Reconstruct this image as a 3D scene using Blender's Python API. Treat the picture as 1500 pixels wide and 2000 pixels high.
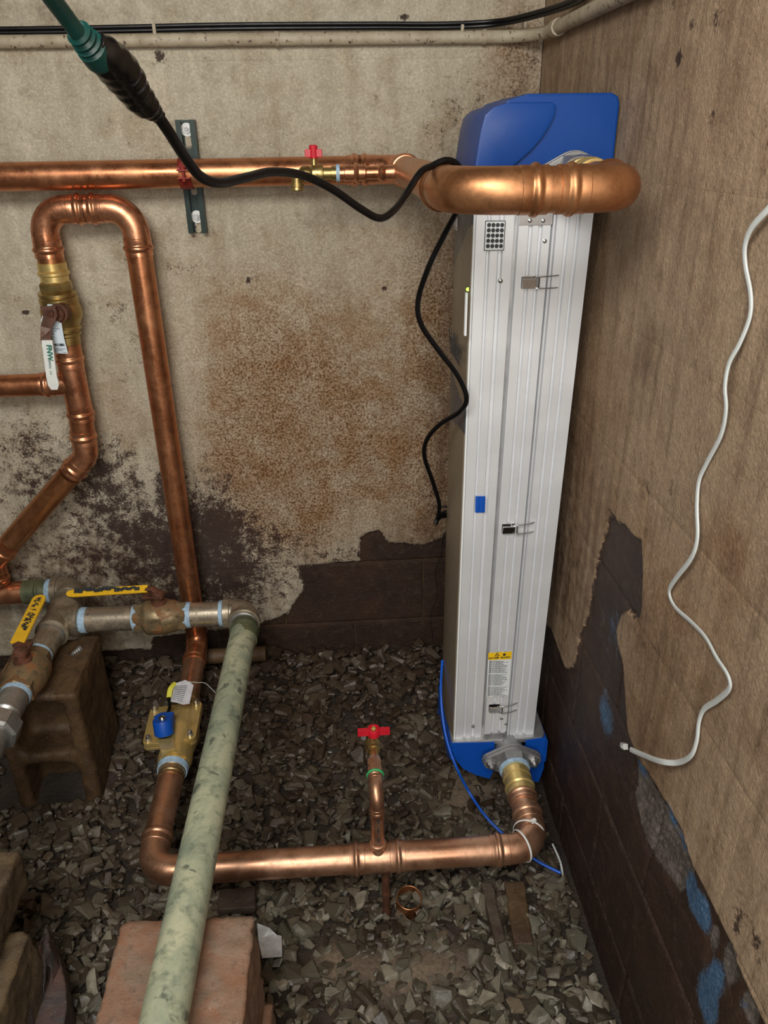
import bpy, bmesh, math, random
import numpy as np
from mathutils import Vector, Matrix, Quaternion, noise as mnoise
for o in list(bpy.data.objects): bpy.data.objects.remove(o, do_unlink=True)
SC = bpy.context.scene
COL = SC.collection
random.seed(7); RNG = np.random.RandomState(7)

# ---------------------------------------------------------------- camera
F = 1485.0; CH = 1.485                       # focal length (px of a 1500x2000 frame), eye height above the gravel
_zd = np.array([50., 3000., F]); _zd /= np.linalg.norm(_zd)
_yd = np.array([-110., -725., F]); _yd -= _zd*(_yd@_zd); _yd /= np.linalg.norm(_yd)
_xd = np.cross(_yd, -_zd)
RW = np.stack([_xd, _yd, -_zd], 1)           # camera(right,down,forward) = RW @ world
cam = bpy.data.objects.new('camera', bpy.data.cameras.new('camera')); COL.objects.link(cam)
m = Matrix.Identity(4)
for i in range(3):
    m[i][0] = RW[0, i]; m[i][1] = -RW[1, i]; m[i][2] = -RW[2, i]
m[2][3] = CH
cam.matrix_world = m
cam.data.sensor_fit = 'VERTICAL'; cam.data.sensor_height = 36; cam.data.sensor_width = 27
cam.data.lens = F*36/2000; cam.data.clip_start = .02
SC.camera = cam
def P(u, v, **k):
    """point of the place where the sight line through photo pixel (u,v) meets a plane x=, y= or z= (or depth d=)"""
    r = RW.T @ np.array([u-750., v-1000., F])
    a, val = list(k.items())[0]
    if a == 'd': q = r*val/F
    else:
        i = 'xyz'.index(a); q = r*((val-CH if a == 'z' else val)/r[i])
    return Vector((q[0], q[1], q[2]+CH))

# ---------------------------------------------------------------- light
SC.view_settings.view_transform = 'Standard'; SC.view_settings.look = 'None'
SC.view_settings.gamma = 1; SC.view_settings.use_curve_mapping = False
SC.view_settings.exposure = 0.22
w = bpy.data.worlds.new('world'); SC.world = w; w.use_nodes = True
w.node_tree.nodes['Background'].inputs[0].default_value = (.8, .9, 1, 1)
w.node_tree.nodes['Background'].inputs[1].default_value = .4
def area(name, loc, target, sx, sy, power, col):
    l = bpy.data.lights.new(name, 'AREA'); l.shape = 'RECTANGLE'; l.size = sx; l.size_y = sy
    l.energy = power; l.color = col
    o = bpy.data.objects.new(name, l); COL.objects.link(o); o.location = loc
    o.rotation_euler = (Vector(target)-Vector(loc)).to_track_quat('-Z', 'Y').to_euler()
    return o
area('hatch_daylight', (-.38, -.12, 2.25), (.05, 1.35, .8), .9, .7, 35, (1, .97, .91))
area('doorway_daylight', (.0, -1.0, 1.5), (0, 1.3, 1.0), .7, .9, 15, (1, .96, .9))

# ---------------------------------------------------------------- materials
MATS = {}
class NT:
    def __init__(s, name):
        s.m = bpy.data.materials.new(name); s.m.use_nodes = True; s.t = s.m.node_tree; s.t.nodes.clear()
        s.out = s.n('ShaderNodeOutputMaterial'); s.b = s.n('ShaderNodeBsdfPrincipled')
        s.l(s.b.outputs[0], s.out.inputs[0])
        g = s.n('ShaderNodeNewGeometry'); s.pos = g.outputs['Position']
    def n(s, t, **k):
        q = s.t.nodes.new(t)
        for a, b in k.items(): setattr(q, a, b)
        return q
    def l(s, a, b): s.t.links.new(a, b)
    def set(s, sock, v):
        if isinstance(v, bpy.types.NodeSocket): s.l(v, sock)
        elif isinstance(v, (tuple, list)) and len(v) == 3 and sock.type == 'RGBA': sock.default_value = (*v, 1)
        else: sock.default_value = v
    def noise(s, scale, detail=4, rough=.55, dist=0, stretch=None, vec=None):
        q = s.n('ShaderNodeTexNoise'); q.inputs['Scale'].default_value = scale; q.inputs['Detail'].default_value = detail
        q.inputs['Roughness'].default_value = rough; q.inputs['Distortion'].default_value = dist
        v = vec or s.pos
        if stretch:
            mp = s.n('ShaderNodeMapping'); mp.inputs['Scale'].default_value = stretch; s.l(v, mp.inputs[0]); v = mp.outputs[0]
        s.l(v, q.inputs[0]); return q.outputs[0]
    def math(s, op, a, b=0., c=0., clamp=False):
        q = s.n('ShaderNodeMath', operation=op); q.use_clamp = clamp
        s.set(q.inputs[0], a); s.set(q.inputs[1], b); s.set(q.inputs[2], c); return q.outputs[0]
    def mr(s, v, a, b, c=0., d=1.):
        q = s.n('ShaderNodeMapRange'); q.clamp = True
        s.set(q.inputs[0], v); s.set(q.inputs[1], a); s.set(q.inputs[2], b); s.set(q.inputs[3], c); s.set(q.inputs[4], d); return q.outputs[0]
    def mix(s, f, a, b, mode='MIX'):
        q = s.n('ShaderNodeMix', data_type='RGBA', blend_type=mode)
        s.set(q.inputs[0], f); s.set(q.inputs[6], a); s.set(q.inputs[7], b); return q.outputs[2]
    def attr(s, name):
        q = s.n('ShaderNodeAttribute'); q.attribute_name = name
        sp = s.n('ShaderNodeSeparateColor'); s.l(q.outputs['Color'], sp.inputs[0]); return sp.outputs
    def bump(s, h, strength=.3, dist=.002):
        q = s.n('ShaderNodeBump'); q.inputs['Strength'].default_value = strength; q.inputs['Distance'].default_value = dist
        s.l(h, q.inputs['Height']); s.l(q.outputs[0], s.b.inputs['Normal'])
    def fin(s, col, rough=.5, metal=0., spec=.5):
        s.set(s.b.inputs['Base Color'], col); s.set(s.b.inputs['Roughness'], rough); s.set(s.b.inputs['Metallic'], metal)
        s.b.inputs['Specular IOR Level'].default_value = spec
        MATS[s.m.name] = s.m; return s.m
def simple(name, col, rough=.5, metal=0., var=.12, scale=40, bump=0., spec=.5):
    t = NT(name); n = t.noise(scale, 4)
    c = t.mix(t.mr(n, .3, .7), tuple(x*(1-var) for x in col), tuple(min(1, x*(1+var)) for x in col))
    if bump: t.bump(t.noise(scale*3, 3), bump, .001)
    return t.fin(c, t.mr(n, .3, .7, max(0, rough-.05), min(1, rough+.06)), metal, spec)
def copper(name, a, b, tarn, ta=.5, rough=.3, metal=.9):
    t = NT(name)
    n1 = t.noise(14, 5, .6, .6); n2 = t.noise(60, 4); n3 = t.noise(220, 2)
    c = t.mix(t.mr(n1, .38, .62), a, b)
    c = t.mix(t.math('MULTIPLY', t.mr(n2, .5, .72), ta), c, tarn)
    t.bump(n3, .05, .0006)
    return t.fin(c, t.math('ADD', t.mr(n1, .35, .65, rough-.06, rough+.12), t.mr(n3, .3, .7, -.03, .05)), metal)
M_COP = copper('copper_pipe', (.56, .215, .10), (.66, .30, .15), (.20, .085, .045), .45, .31)
M_COPF = copper('copper_fitting', (.66, .27, .14), (.76, .37, .21), (.27, .11, .06), .6, .27)
M_COPD = copper('copper_dull', (.48, .20, .085), (.58, .28, .13), (.24, .11, .05), .4, .34)
M_COPL = copper('copper_scuffed', (.55, .29, .175), (.66, .39, .26), (.30, .15, .085), .5, .36)
M_BRASS = copper('brass', (.42, .30, .11), (.55, .42, .18), (.20, .13, .05), .5, .34)
M_BRASSY = copper('brass_bright', (.74, .55, .20), (.80, .62, .27), (.55, .38, .13), .3, .33, .72)
M_BRZ = copper('bronze_fitting', (.46, .31, .15), (.58, .41, .22), (.28, .16, .08), .4, .32)
def rusty(name, base, rust, metal, lo=.42, hi=.6):
    t = NT(name); n = t.noise(28, 6, .6, .5); n2 = t.noise(120, 4)
    f = t.mr(n, lo, hi); c = t.mix(f, base, rust); c = t.mix(t.mr(n2, .55, .75, 0, .6), c, (.05, .025, .015))
    t.bump(n2, .35, .0012)
    return t.fin(c, t.mr(f, 0, 1, .38, .75), t.math('MULTIPLY', t.math('SUBTRACT', 1., f), metal))
M_RBR = rusty('rusted_brass', (.27, .21, .12), (.23, .095, .03), .6, .44, .62)
M_RUST = rusty('rust_iron', (.09, .04, .025), (.14, .05, .025), .2)
M_STEEL = rusty('steel_pipe_beige', (.36, .31, .24), (.30, .22, .13), .7, .5, .8)
M_STFIT = rusty('steel_fitting', (.34, .29, .215), (.28, .21, .13), .7, .5, .8)
M_GALV = simple('galvanized', (.42, .42, .41), .42, .85, .15, 60, .1)
M_CAST = simple('cast_grey', (.36, .36, .36), .5, .75, .15, 70, .25)
M_ZINC = simple('zinc', (.6, .6, .6), .28, .95)
def green():
    t = NT('green_patina'); n1 = t.noise(9, 6, .65, .8); n2 = t.noise(42, 6, .65); n3 = t.noise(150, 3); n4 = t.noise(20, 3, .5, 1.2)
    c = t.mix(t.mr(n1, .35, .65), (.30, .36, .27), (.60, .62, .43))
    c = t.mix(t.mr(n2, .5, .68, 0, .75), c, (.16, .20, .15))
    c = t.mix(t.mr(n4, .62, .68, 0, .8), c, (.10, .12, .095))
    c = t.mix(t.mr(n3, .6, .75, 0, .5), c, (.10, .13, .10))
    t.bump(n3, .2, .0006); return t.fin(c, .55, .25)
M_GREEN = green()
def darkgreen():
    t = NT('dark_green_patina'); n1 = t.noise(25, 5); c = t.mix(t.mr(n1, .35, .65), (.065, .08, .05), (.17, .18, .095)); return t.fin(c, .5, .35)
M_DGREEN = darkgreen()
M_TAPE = simple('blue_thread_tape', (.36, .52, .68), .55, 0, .25, 150, .4)
M_WHT = simple('white_plastic', (.78, .8, .78), .4, 0, .04)
M_WCAB = simple('white_cable', (.62, .66, .65), .38, 0, .04)
M_PAP = simple('paper', (.66, .76, .84), .7, 0, .05, 30)
M_PAPG = simple('grey_paper', (.55, .55, .58), .7, 0, .1, 60)
M_INK = simple('ink', (.03, .035, .04), .6); M_GRINK = simple('green_ink', (.02, .2, .14), .6)
M_BLK = simple('black_rubber', (.0035, .0035, .004), .38, 0, .2, spec=.3)
M_BLKT = simple('black_tape', (.004, .0035, .0035), .24, 0, .3, 30, .5)
M_GCORD = simple('green_cord', (.003, .044, .038), .42, 0, .15)
M_RED = simple('red_handle', (.62, .012, .03), .38, 0, .12)
M_GRN = simple('green_ring', (.03, .42, .14), .4)
M_YEL = simple('yellow_plastic', (.85, .50, .02), .42, 0, .1)
M_YTAG = simple('yellow_tag', (.75, .72, .08), .5)
M_BLUE = simple('blue_plastic', (.002, .052, .27), .42, 0, .05, 8, spec=.35)
M_BLUEP = simple('blue_painted_metal', (.003, .08, .46), .42, 0, .06, 20)
M_BLUET = simple('blue_tubing', (.01, .11, .62), .35)
M_ALU = simple('brushed_aluminium', (.78, .80, .83), .45, .35, .03, 12)
M_ALUD = simple('aluminium_plate', (.55, .55, .55), .38, .8, .08, 30)
M_CHR = simple('chrome', (.6, .6, .6), .16, 1., .1)
M_DKG = simple('cover_slate', (.055, .065, .08), .35, 0, .05)
M_TAUPE = simple('cover_taupe', (.22, .18, .13), .36, 0, .05)
M_LABEL = simple('label_white', (.80, .84, .86), .5, 0, .03); M_LBY = simple('label_yellow', (.95, .60, .01), .5, 0, .03)
M_STRUT = simple('strut_green', (.009, .024, .02), .4, .3, .2)
M_CLAMP = simple('clamp_red', (.23, .022, .015), .45, .3, .2)
M_FOIL = simple('foil', (.75, .80, .86), .35, .35, .2, 60, .9)
M_HOSE = simple('wet_black_hose', (.006, .006, .007), .12, 0, .2, 30, .6)
M_COND = None; M_MARK = simple('faded_ink', (.13, .05, .025), .6)
def conduit_mat():
    t = NT('painted_conduit'); n = t.noise(30, 5); n2 = t.noise(90, 6, .65)
    c = t.mix(t.mr(n, .35, .65), (.50, .44, .33), (.36, .30, .21)); c = t.mix(t.mr(n2, .58, .66), c, (.07, .025, .02))
    t.bump(n2, .3, .001); return t.fin(c, .6)
M_COND = conduit_mat()
def led():
    t = NT('led_green'); t.b.inputs['Emission Color'].default_value = (.35, 1, .05, 1); t.b.inputs['Emission Strength'].default_value = 3; return t.fin((.3, .9, .05), .4)
M_LED = led()
def blockmat(name, a, b, c2):
    t = NT(name); n1 = t.noise(16, 6, .65, .8); n2 = t.noise(70, 6, .7); n3 = t.noise(260, 3)
    c = t.mix(t.mr(n1, .38, .62), a, b); c = t.mix(t.mr(n2, .55, .7, 0, .7), c, c2)
    c = t.mix(t.mr(n3, .66, .74, 0, .6), c, (.45, .38, .3))
    t.bump(n2, .8, .003); return t.fin(c, t.mr(n2, .3, .7, .35, .75))
M_BLKB = blockmat('brown_block', (.115, .068, .030), (.065, .036, .018), (.028, .016, .011))
M_BLKR = blockmat('reddish_block', (.27, .135, .08), (.25, .175, .125), (.11, .062, .045))
M_BLKT2 = blockmat('tan_block', (.15, .105, .055), (.08, .055, .036), (.018, .014, .012))
M_SLAB = blockmat('flake_stone', (.12, .068, .056), (.075, .068, .07), (.035, .026, .026))
M_WOOD = blockmat('wet_board', (.055, .035, .027), (.085, .065, .045), (.035, .02, .017))
M_DARK = simple('dark_enclosure', (.09, .078, .06), .9)
def wallmat(name, c1, c2, brown, right=False):
    t = NT(name)
    A = t.attr('mask_a'); B = t.attr('mask_b'); M = lambda a, b: t.math('MULTIPLY', a, b)
    nb = t.noise(3.2, 5, .6, .4); nl = t.noise(11, 6, .62, .3); nm = t.noise(34, 8, .70, .3); nf = t.noise(190, 5, .72); nd = t.noise(420, 3, .6)
    ns = t.noise(7, 8, .68, .25, (6, 6, .55)) if right else t.noise(8, 7, .66, .25, (2.6, 2.6, .5))
    c = t.mix(t.mr(nb, .38, .62), c1, c2)
    c = t.mix(t.mr(nl, .50, .68, 0, .6), c, brown)
    c = t.mix(t.mr(ns, .50, .68, 0, .60 if right else .38), c, tuple(x*(.62 if right else .85) for x in brown))
    c = t.mix(t.mr(ns, .46, .30, 0, .5), c, tuple(min(1, x*1.28) for x in c1))
    c = t.mix(t.mr(nm, .50, .68, 0, .32), c, tuple(x*.6 for x in brown))
    c = t.mix(t.mr(nf, .42, .68, 0, .42), c, tuple(x*.42 for x in c1))
    c = t.mix(t.mr(nf, .46, .34, 0, .45), c, tuple(min(1, x*1.22) for x in c1))
    mixn = t.math('ADD', M(nm, .5), M(nf, .5))
    r = t.math('MULTIPLY', A[0], t.mr(t.math('ADD', M(nl, .45), M(nf, .55)), .36, .58, .25, 1), clamp=True)
    c = t.mix(M(r, .92), c, (.35, .175, .065))
    c = t.mix(M(M(r, A[0]), t.mr(nf, .46, .6)), c, (.13, .055, .018))
    g = t.math('MULTIPLY', B[2], t.mr(t.math('ADD', M(ns, .5), M(nm, .5)), .36, .58, .1, 1), clamp=True)
    c = t.mix(M(g, .9), c, (.115, .062, .034))
    v = t.math('ADD', t.math('ADD', M(nm, .45), t.math('ADD', M(nf, .35), M(nl, .2))), M(A[1], .21))
    c = t.mix(t.mr(v, .585, .665, 0, .92), c, (.040, .019, .016))
    c = t.mix(t.mr(nd, .66, .70, 0, .55), c, (.09, .06, .04))
    wob = t.math('ADD', M(t.math('SUBTRACT', nm, .5), .75), M(t.math('SUBTRACT', nf, .5), .5))
    bf = t.mr(t.math('ADD', A[2], wob), .47, .53)
    bare = t.mix(t.mr(nb, .4, .6), (.062, .032, .020), (.038, .021, .015)); bare = t.mix(t.mr(nl, .45, .65, 0, .7), bare, (.030, .017, .013))
    bare = t.mix(t.mr(nm, .52, .7, 0, .7), bare, (.10, .065, .043)); bare = t.mix(t.mr(nf, .58, .70, 0, .55), bare, (.19, .15, .12))
    c = t.mix(bf, c, bare)
    gf = t.mr(t.math('ADD', B[1], wob), .47, .56)
    c = t.mix(gf, c, t.mix(t.mr(mixn, .42, .58), (.23, .20, .175), (.085, .07, .062)))
    uf = t.mr(t.math('ADD', B[0], M(wob, 1.3)), .38, .72)
    c = t.mix(uf, c, t.mix(t.mr(nf, .4, .62), (.035, .105, .23), (.12, .21, .33)))
    h = t.math('ADD', M(nm, .7), t.math('ADD', M(nf, .5), M(nd, .12)))
    t.bump(t.math('SUBTRACT', h, M(bf, .25)), 1.0, .007)
    return t.fin(c, t.mix(bf, (.70,)*3, (.50,)*3 if not right else (.40,)*3), 0., .35)
M_WB = wallmat('wall_paint_back', (.72, .65, .51), (.63, .575, .45), (.43, .32, .195))
M_WR = wallmat('wall_paint_right', (.52, .375, .245), (.43, .305, .20), (.235, .135, .068), True)
def stonemat(name, byobj):
    t = NT(name)
    if byobj: r = t.n('ShaderNodeObjectInfo').outputs['Random']
    else: r = t.attr('tone')[0]
    cr = t.n('ShaderNodeValToRGB'); e = cr.color_ramp.elements
    stops = [(0, (.034, .026, .019)), (.25, (.085, .080, .062)), (.5, (.115, .115, .092)), (.7, (.165, .135, .10)), (.88, (.21, .215, .185)), (1, (.38, .36, .31))]
    e[0].color = (*stops[0][1], 1); e[1].position = 1; e[1].color = (*stops[-1][1], 1)
    for p, c in stops[1:-1]:
        q = e.new(p); q.color = (*c, 1)
    t.l(r, cr.inputs[0])
    n = t.noise(55, 5, .65); c = t.mix(t.mr(n, .42, .7, 0, .6), t.mix(.0, cr.outputs[0], (.1, .1, .1)), (.07, .048, .033)); c = t.mix(1.0, c, (.86, .81, .72), 'MULTIPLY')
    # earthier brown towards the back and in patches; its darkening paints in light fall-off
    n0 = t.noise(3.0, 3); sep = t.n('ShaderNodeSeparateXYZ'); t.l(t.pos, sep.inputs[0])
    e2 = t.mr(t.math('ADD', t.math('MULTIPLY', n0, .6), t.math('MULTIPLY', sep.outputs[1], .5)), .80, 1.10, 0, .75)
    c = t.mix(e2, c, (.052, .031, .019)); t.bump(t.noise(160, 4), .5, .0015)
    return t.fin(c, t.mr(n, .3, .7, .30, .62))
M_STP = stonemat('gravel_stone', True); M_STS = stonemat('gravel_bed', False)
def soil():
    t = NT('wet_soil'); n = t.noise(12, 6, .65); n2 = t.noise(120, 5, .7); A = t.attr('mask_a')
    c = t.mix(t.mr(n, .35, .65), (.05, .034, .024), (.025, .02, .016)); c = t.mix(t.math('MULTIPLY', A[0], t.mr(n2, .3, .6, .4, 1)), c, (.24, .18, .125))
    t.bump(n2, .9, .004); return t.fin(c, .55)
M_SOIL = soil()

# ---------------------------------------------------------------- object helpers
ORG = {}
def V_(*a): return Vector(a)
def reg(o, name, parent, mat):
    COL.objects.link(o)
    if mat and o.type == 'MESH' and not o.data.materials: o.data.materials.append(mat)
    if parent: o.parent = parent
    return o
def thing(name, label, cat, loc, group=None):
    o = bpy.data.objects.new(name, None); COL.objects.link(o); o.empty_display_size = .02
    o.location = loc; o['label'] = label; o['category'] = cat
    if group: o['group'] = group
    ORG[o.as_pointer()] = Vector(loc); return o
def org(p): return ORG.get(p.as_pointer(), Vector((0, 0, 0))) if p else Vector((0, 0, 0))
def mesh(name, verts, faces, mat, parent=None, smooth=False, label=None, bevel=0., kind=None, cat=None, group=None, angle=35):
    o0 = org(parent) if parent else None
    if parent is None:   # free-standing single mesh: origin at its centre base
        a = np.array([tuple(v) for v in verts]); o0 = Vector(((a[:, 0].min()+a[:, 0].max())/2, (a[:, 1].min()+a[:, 1].max())/2, a[:, 2].min()))
    me = bpy.data.meshes.new(name)
    me.from_pydata([(v[0]-o0[0], v[1]-o0[1], v[2]-o0[2]) for v in verts], [], faces)
    if bevel or True:
        bm = bmesh.new(); bm.from_mesh(me)
        bmesh.ops.recalc_face_normals(bm, faces=bm.faces)
        if bevel: bmesh.ops.bevel(bm, geom=[e for e in bm.edges if len(e.link_faces) == 2 and e.calc_face_angle(0) > .5], offset=bevel, segments=2, affect='EDGES', profile=.6)
        bm.to_mesh(me); bm.free()
    me.materials.append(mat)
    if smooth:
        me.shade_smooth()
        try: me.set_sharp_from_angle(angle=math.radians(angle))
        except Exception: pass
    o = bpy.data.objects.new(name, me); COL.objects.link(o)
    if parent:
        o.parent = parent; ORG[o.as_pointer()] = o0 if parent.as_pointer() in ORG else o0
    else:
        o.location = o0; ORG[o.as_pointer()] = o0
    if label: o['label'] = label
    if cat: o['category'] = cat
    if group: o['group'] = group
    if kind: o['kind'] = kind
    return o
class G:
    def __init__(s): s.v = []; s.f = []
    def add(s, v, f):
        b = len(s.v); s.v += [Vector(x) for x in v]; s.f += [tuple(i+b for i in q) for q in f]; return s
    def box(s, a, b, R=None, c=None):
        x0, y0, z0 = a; x1, y1, z1 = b
        v = [Vector(q) for q in [(x0,y0,z0),(x1,y0,z0),(x1,y1,z0),(x0,y1,z0),(x0,y0,z1),(x1,y0,z1),(x1,y1,z1),(x0,y1,z1)]]
        if R is not None: v = [c + R @ (q-c) for q in v]
        return s.add(v, [(0,3,2,1),(4,5,6,7),(0,1,5,4),(1,2,6,5),(2,3,7,6),(3,0,4,7)])
    def obox(s, c, ax, ay, az, hx, hy, hz):
        """box with centre c, axis vectors and half sizes"""
        c = Vector(c); ax, ay, az = Vector(ax).normalized(), Vector(ay).normalized(), Vector(az).normalized()
        v = [c+ax*hx*i+ay*hy*j+az*hz*k for k in (-1, 1) for i, j in ((-1,-1),(1,-1),(1,1),(-1,1))]
        return s.add(v, [(0,3,2,1),(4,5,6,7),(0,1,5,4),(1,2,6,5),(2,3,7,6),(3,0,4,7)])
    def prism(s, pts, d):
        """extrude polygon of 3-D points by vector d"""
        n = len(pts); d = Vector(d); p = [Vector(q) for q in pts]
        return s.add(p+[q+d for q in p], [tuple(range(n))[::-1], tuple(range(n, 2*n))]+[(i, (i+1) % n, (i+1) % n+n, i+n) for i in range(n)])
    def sweep(s, pts, rad, seg=20, cap=True, flat=None, up=None):
        pts = [Vector(p) for p in pts]; n = len(pts)
        if not hasattr(rad, '__len__'): rad = [rad]*n
        T = []
        for i in range(n):
            a = pts[max(i-1, 0)]; b = pts[min(i+1, n-1)]; d = b-a
            if d.length < 1e-9: d = T[-1] if T else Vector((0, 0, 1))
            T.append(d.normalized())
        N = (up if up is not None else (Vector((0, 0, 1)) if abs(T[0].z) < .9 else Vector((1, 0, 0))))
        N = (N-T[0]*N.dot(T[0])).normalized(); b0 = len(s.v); V = []
        for i in range(n):
            if i:
                q = T[i-1].rotation_difference(T[i]); N = q @ N; N = (N-T[i]*N.dot(T[i])).normalized()
            B = T[i].cross(N)
            fl = flat if flat else 1
            for k in range(seg):
                a = 2*math.pi*k/seg
                V.append(pts[i]+(N*math.cos(a)*fl+B*math.sin(a))*rad[i])
        Fc = []
        for i in range(n-1):
            for k in range(seg):
                k2 = (k+1) % seg; Fc.append((i*seg+k, i*seg+k2, (i+1)*seg+k2, (i+1)*seg+k))
        if cap: Fc.append(tuple(range(seg))[::-1]); Fc.append(tuple((n-1)*seg+k for k in range(seg)))
        return s.add(V, Fc)
    def lathe(s, p0, d, prof, seg=24, hexa=False, rot=0):
        """profile [(dist along d, radius)]"""
        p0 = Vector(p0); d = Vector(d).normalized()
        N = (Vector((0, 0, 1)) if abs(d.z) < .9 else Vector((1, 0, 0))); N = (N-d*N.dot(d)).normalized(); B = d.cross(N); V = []
        for t, r in prof:
            for k in range(seg):
                a = 2*math.pi*k/seg+rot; V.append(p0+d*t+(N*math.cos(a)+B*math.sin(a))*r)
        n = len(prof); Fc = []
        for i in range(n-1):
            for k in range(seg):
                k2 = (k+1) % seg; Fc.append((i*seg+k, i*seg+k2, (i+1)*seg+k2, (i+1)*seg+k))
        Fc.append(tuple(range(seg))[::-1]); Fc.append(tuple((n-1)*seg+k for k in range(seg)))
        return s.add(V, Fc)
    def out(s, name, mat, parent=None, smooth=True, **k): return mesh(name, s.v, s.f, mat, parent, smooth, **k)
def catmull(pts, sub=8):
    pts = [Vector(p) for p in pts]; out = []
    for i in range(len(pts)-1):
        p0 = pts[max(i-1, 0)]; p1 = pts[i]; p2 = pts[i+1]; p3 = pts[min(i+2, len(pts)-1)]
        for k in range(sub):
            t = k/sub; out.append(.5*((2*p1)+(-p0+p2)*t+(2*p0-5*p1+4*p2-p3)*t*t+(-p0+3*p1-3*p2+p3)*t**3))
    out.append(pts[-1]); return out
def frame(d):
    d = Vector(d).normalized(); N = (Vector((0, 0, 1)) if abs(d.z) < .9 else Vector((0, 1, 0))); N = (N-d*N.dot(d)).normalized(); return d, N, d.cross(N)
COLLAR = [(0, 1.035), (.009, 1.035), (.010, 1.065), (.021, 1.065), (.0225, 1.05), (.0245, 1.07), (.0265, 1.14), (.029, 1.175), (.0315, 1.175), (.034, 1.14), (.036, 1.07), (.038, 1.05), (.0395, 1.065), (.047, 1.065), (.0475, 1.0)]
def arc(A, Bc, Cc, R):
    """points of the rounded corner at Bc"""
    d1 = (A-Bc).normalized(); d2 = (Cc-Bc).normalized(); ang = d1.angle(d2); t = R/math.tan(ang/2)
    a = Bc+d1*t; c = Bc+d2*t; bis = (d1+d2).normalized(); o = Bc+bis*(R/math.sin(ang/2))
    va = a-o; vc = c-o; tot = va.angle(vc); ax = va.cross(vc).normalized(); n = max(6, int(tot/.13))
    return [o+Matrix.Rotation(tot*i/n, 3, ax) @ va for i in range(n+1)], -d1, d2, a, c
def press_elbow(parent, A, Bc, Cc, R, r, mat, k=1.0, name='elbow', collar=(True, True), label=None):
    pts, din, dout, a, c = arc(Vector(A), Vector(Bc), Vector(Cc), R)
    path = []; rad = []
    if collar[0]:
        for s_, q in reversed(COLLAR): path.append(a-din*s_*k); rad.append(q*r)
    for p in pts[1:-1]: path.append(p); rad.append(r*1.035)
    if collar[1]:
        for s_, q in COLLAR: path.append(c+dout*s_*k); rad.append(q*r)
    return G().sweep(path, rad, 28).out(name, mat, parent, label=label)
def collar(parent, p, d, r, mat, k=1.0, name='coupling', both=False, length=.02):
    g = G(); prof = []
    if both:
        prof = [(-(length+s_*k), q*r) for s_, q in reversed(COLLAR)]+[(length+s_*k, q*r) for s_, q in COLLAR]
    else: prof = [(0, r*1.0)]+[(s_*k, q*r) for s_, q in COLLAR]
    return g.lathe(p, d, prof, 28).out(name, mat, parent)
def pipe(parent, a, b, r, mat, name='pipe', label=None, seg=28):
    a = Vector(a); b = Vector(b); n = max(2, int((b-a).length/.05))
    return G().sweep([a.lerp(b, i/n) for i in range(n+1)], r, seg).out(name, mat, parent, label=label)
def text(body, size, loc, xdir, ydir, mat, parent, name='lettering', ext=.0003, label=None, sx=1., align='CENTER', bold=0.):
    c = bpy.data.curves.new('t', 'FONT'); c.body = body; c.size = size; c.extrude = ext; c.align_x = align; c.align_y = 'CENTER'; c.resolution_u = 3; c.offset = bold
    o = bpy.data.objects.new('t', c); COL.objects.link(o); dg = bpy.context.evaluated_depsgraph_get()
    me = bpy.data.meshes.new_from_object(o.evaluated_get(dg)); bpy.data.objects.remove(o)
    x = Vector(xdir).normalized(); y = Vector(ydir).normalized(); z = x.cross(y)
    v = [Vector(loc)+x*q.co.x*sx+y*q.co.y+z*q.co.z for q in me.vertices]
    f = [tuple(p.vertices) for p in me.polygons]; bpy.data.meshes.remove(me)
    return mesh(name, v, f, mat, parent, label=label)

# ---------------------------------------------------------------- walls
YW = 1.88; XW = .47
def inpoly(x, y, poly):
    ins = np.zeros(x.shape, bool); n = len(poly); d = np.full(x.shape, 1e9)
    for i in range(n):
        x1, y1 = poly[i]; x2, y2 = poly[(i+1) % n]
        c = ((y1 > y) != (y2 > y)) & (x < (x2-x1)*(y-y1)/(y2-y1+1e-12)+x1); ins ^= c
        dx, dy = x2-x1, y2-y1; t = np.clip(((x-x1)*dx+(y-y1)*dy)/(dx*dx+dy*dy+1e-12), 0, 1)
        d = np.minimum(d, np.hypot(x-x1-t*dx, y-y1-t*dy))
    return np.where(ins, d, -d)
def soft(sd, w): return np.clip(.5+sd/w*.5, 0, 1)
def bk(u, v): q = P(u, v, y=YW); return (q.x, q.z)
def rt(u, v): q = P(u, v, x=XW); return (q.y, q.z)
def blobs(h, z, lst, conv):
    m_ = np.zeros(h.shape)
    for u, v, ru, rv, s in lst:
        c = conv(u, v); e = conv(u+ru, v); f = conv(u, v+rv)
        rx = abs(e[0]-c[0])+1e-4; rz = abs(f[1]-c[1])+1e-4
        m_ += s*np.exp(-.5*(((h-c[0])/rx)**2+((z-c[1])/rz)**2)*1.4)
    return m_
BACK_BARE = [bk(*p) for p in [(578,1108),(640,1101),(700,1095),(704,1050),(722,1040),(742,1036),(760,1058),(800,1062),(832,1064),(862,1050),(884,1030),(1000,1020),(1000,1330),(280,1330),(300,1245),(500,1222),(560,1200),(594,1150),(586,1122)]]
RIGHT_BARE = [rt(*p) for p in [(1040,1200),(1075,1228),(1090,1270),(1103,1305),(1122,1300),(1130,1240),(1150,1200),(1158,1130),(1172,1075),(1178,1048),(1190,1008),(1205,1020),(1222,1028),(1240,1050),(1251,1052),(1254,1100),(1252,1180),(1248,1205),(1236,1210),(1226,1190),(1212,1200),(1202,1228),(1206,1262),(1216,1300),(1219,1360),(1225,1430),(1240,1480),(1265,1510),(1300,1570),(1330,1620),(1350,1690),(1375,1740),(1402,1800),(1445,1900),(1492,2000),(1530,2080),(1220,2080),(1050,1650)]]
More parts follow.
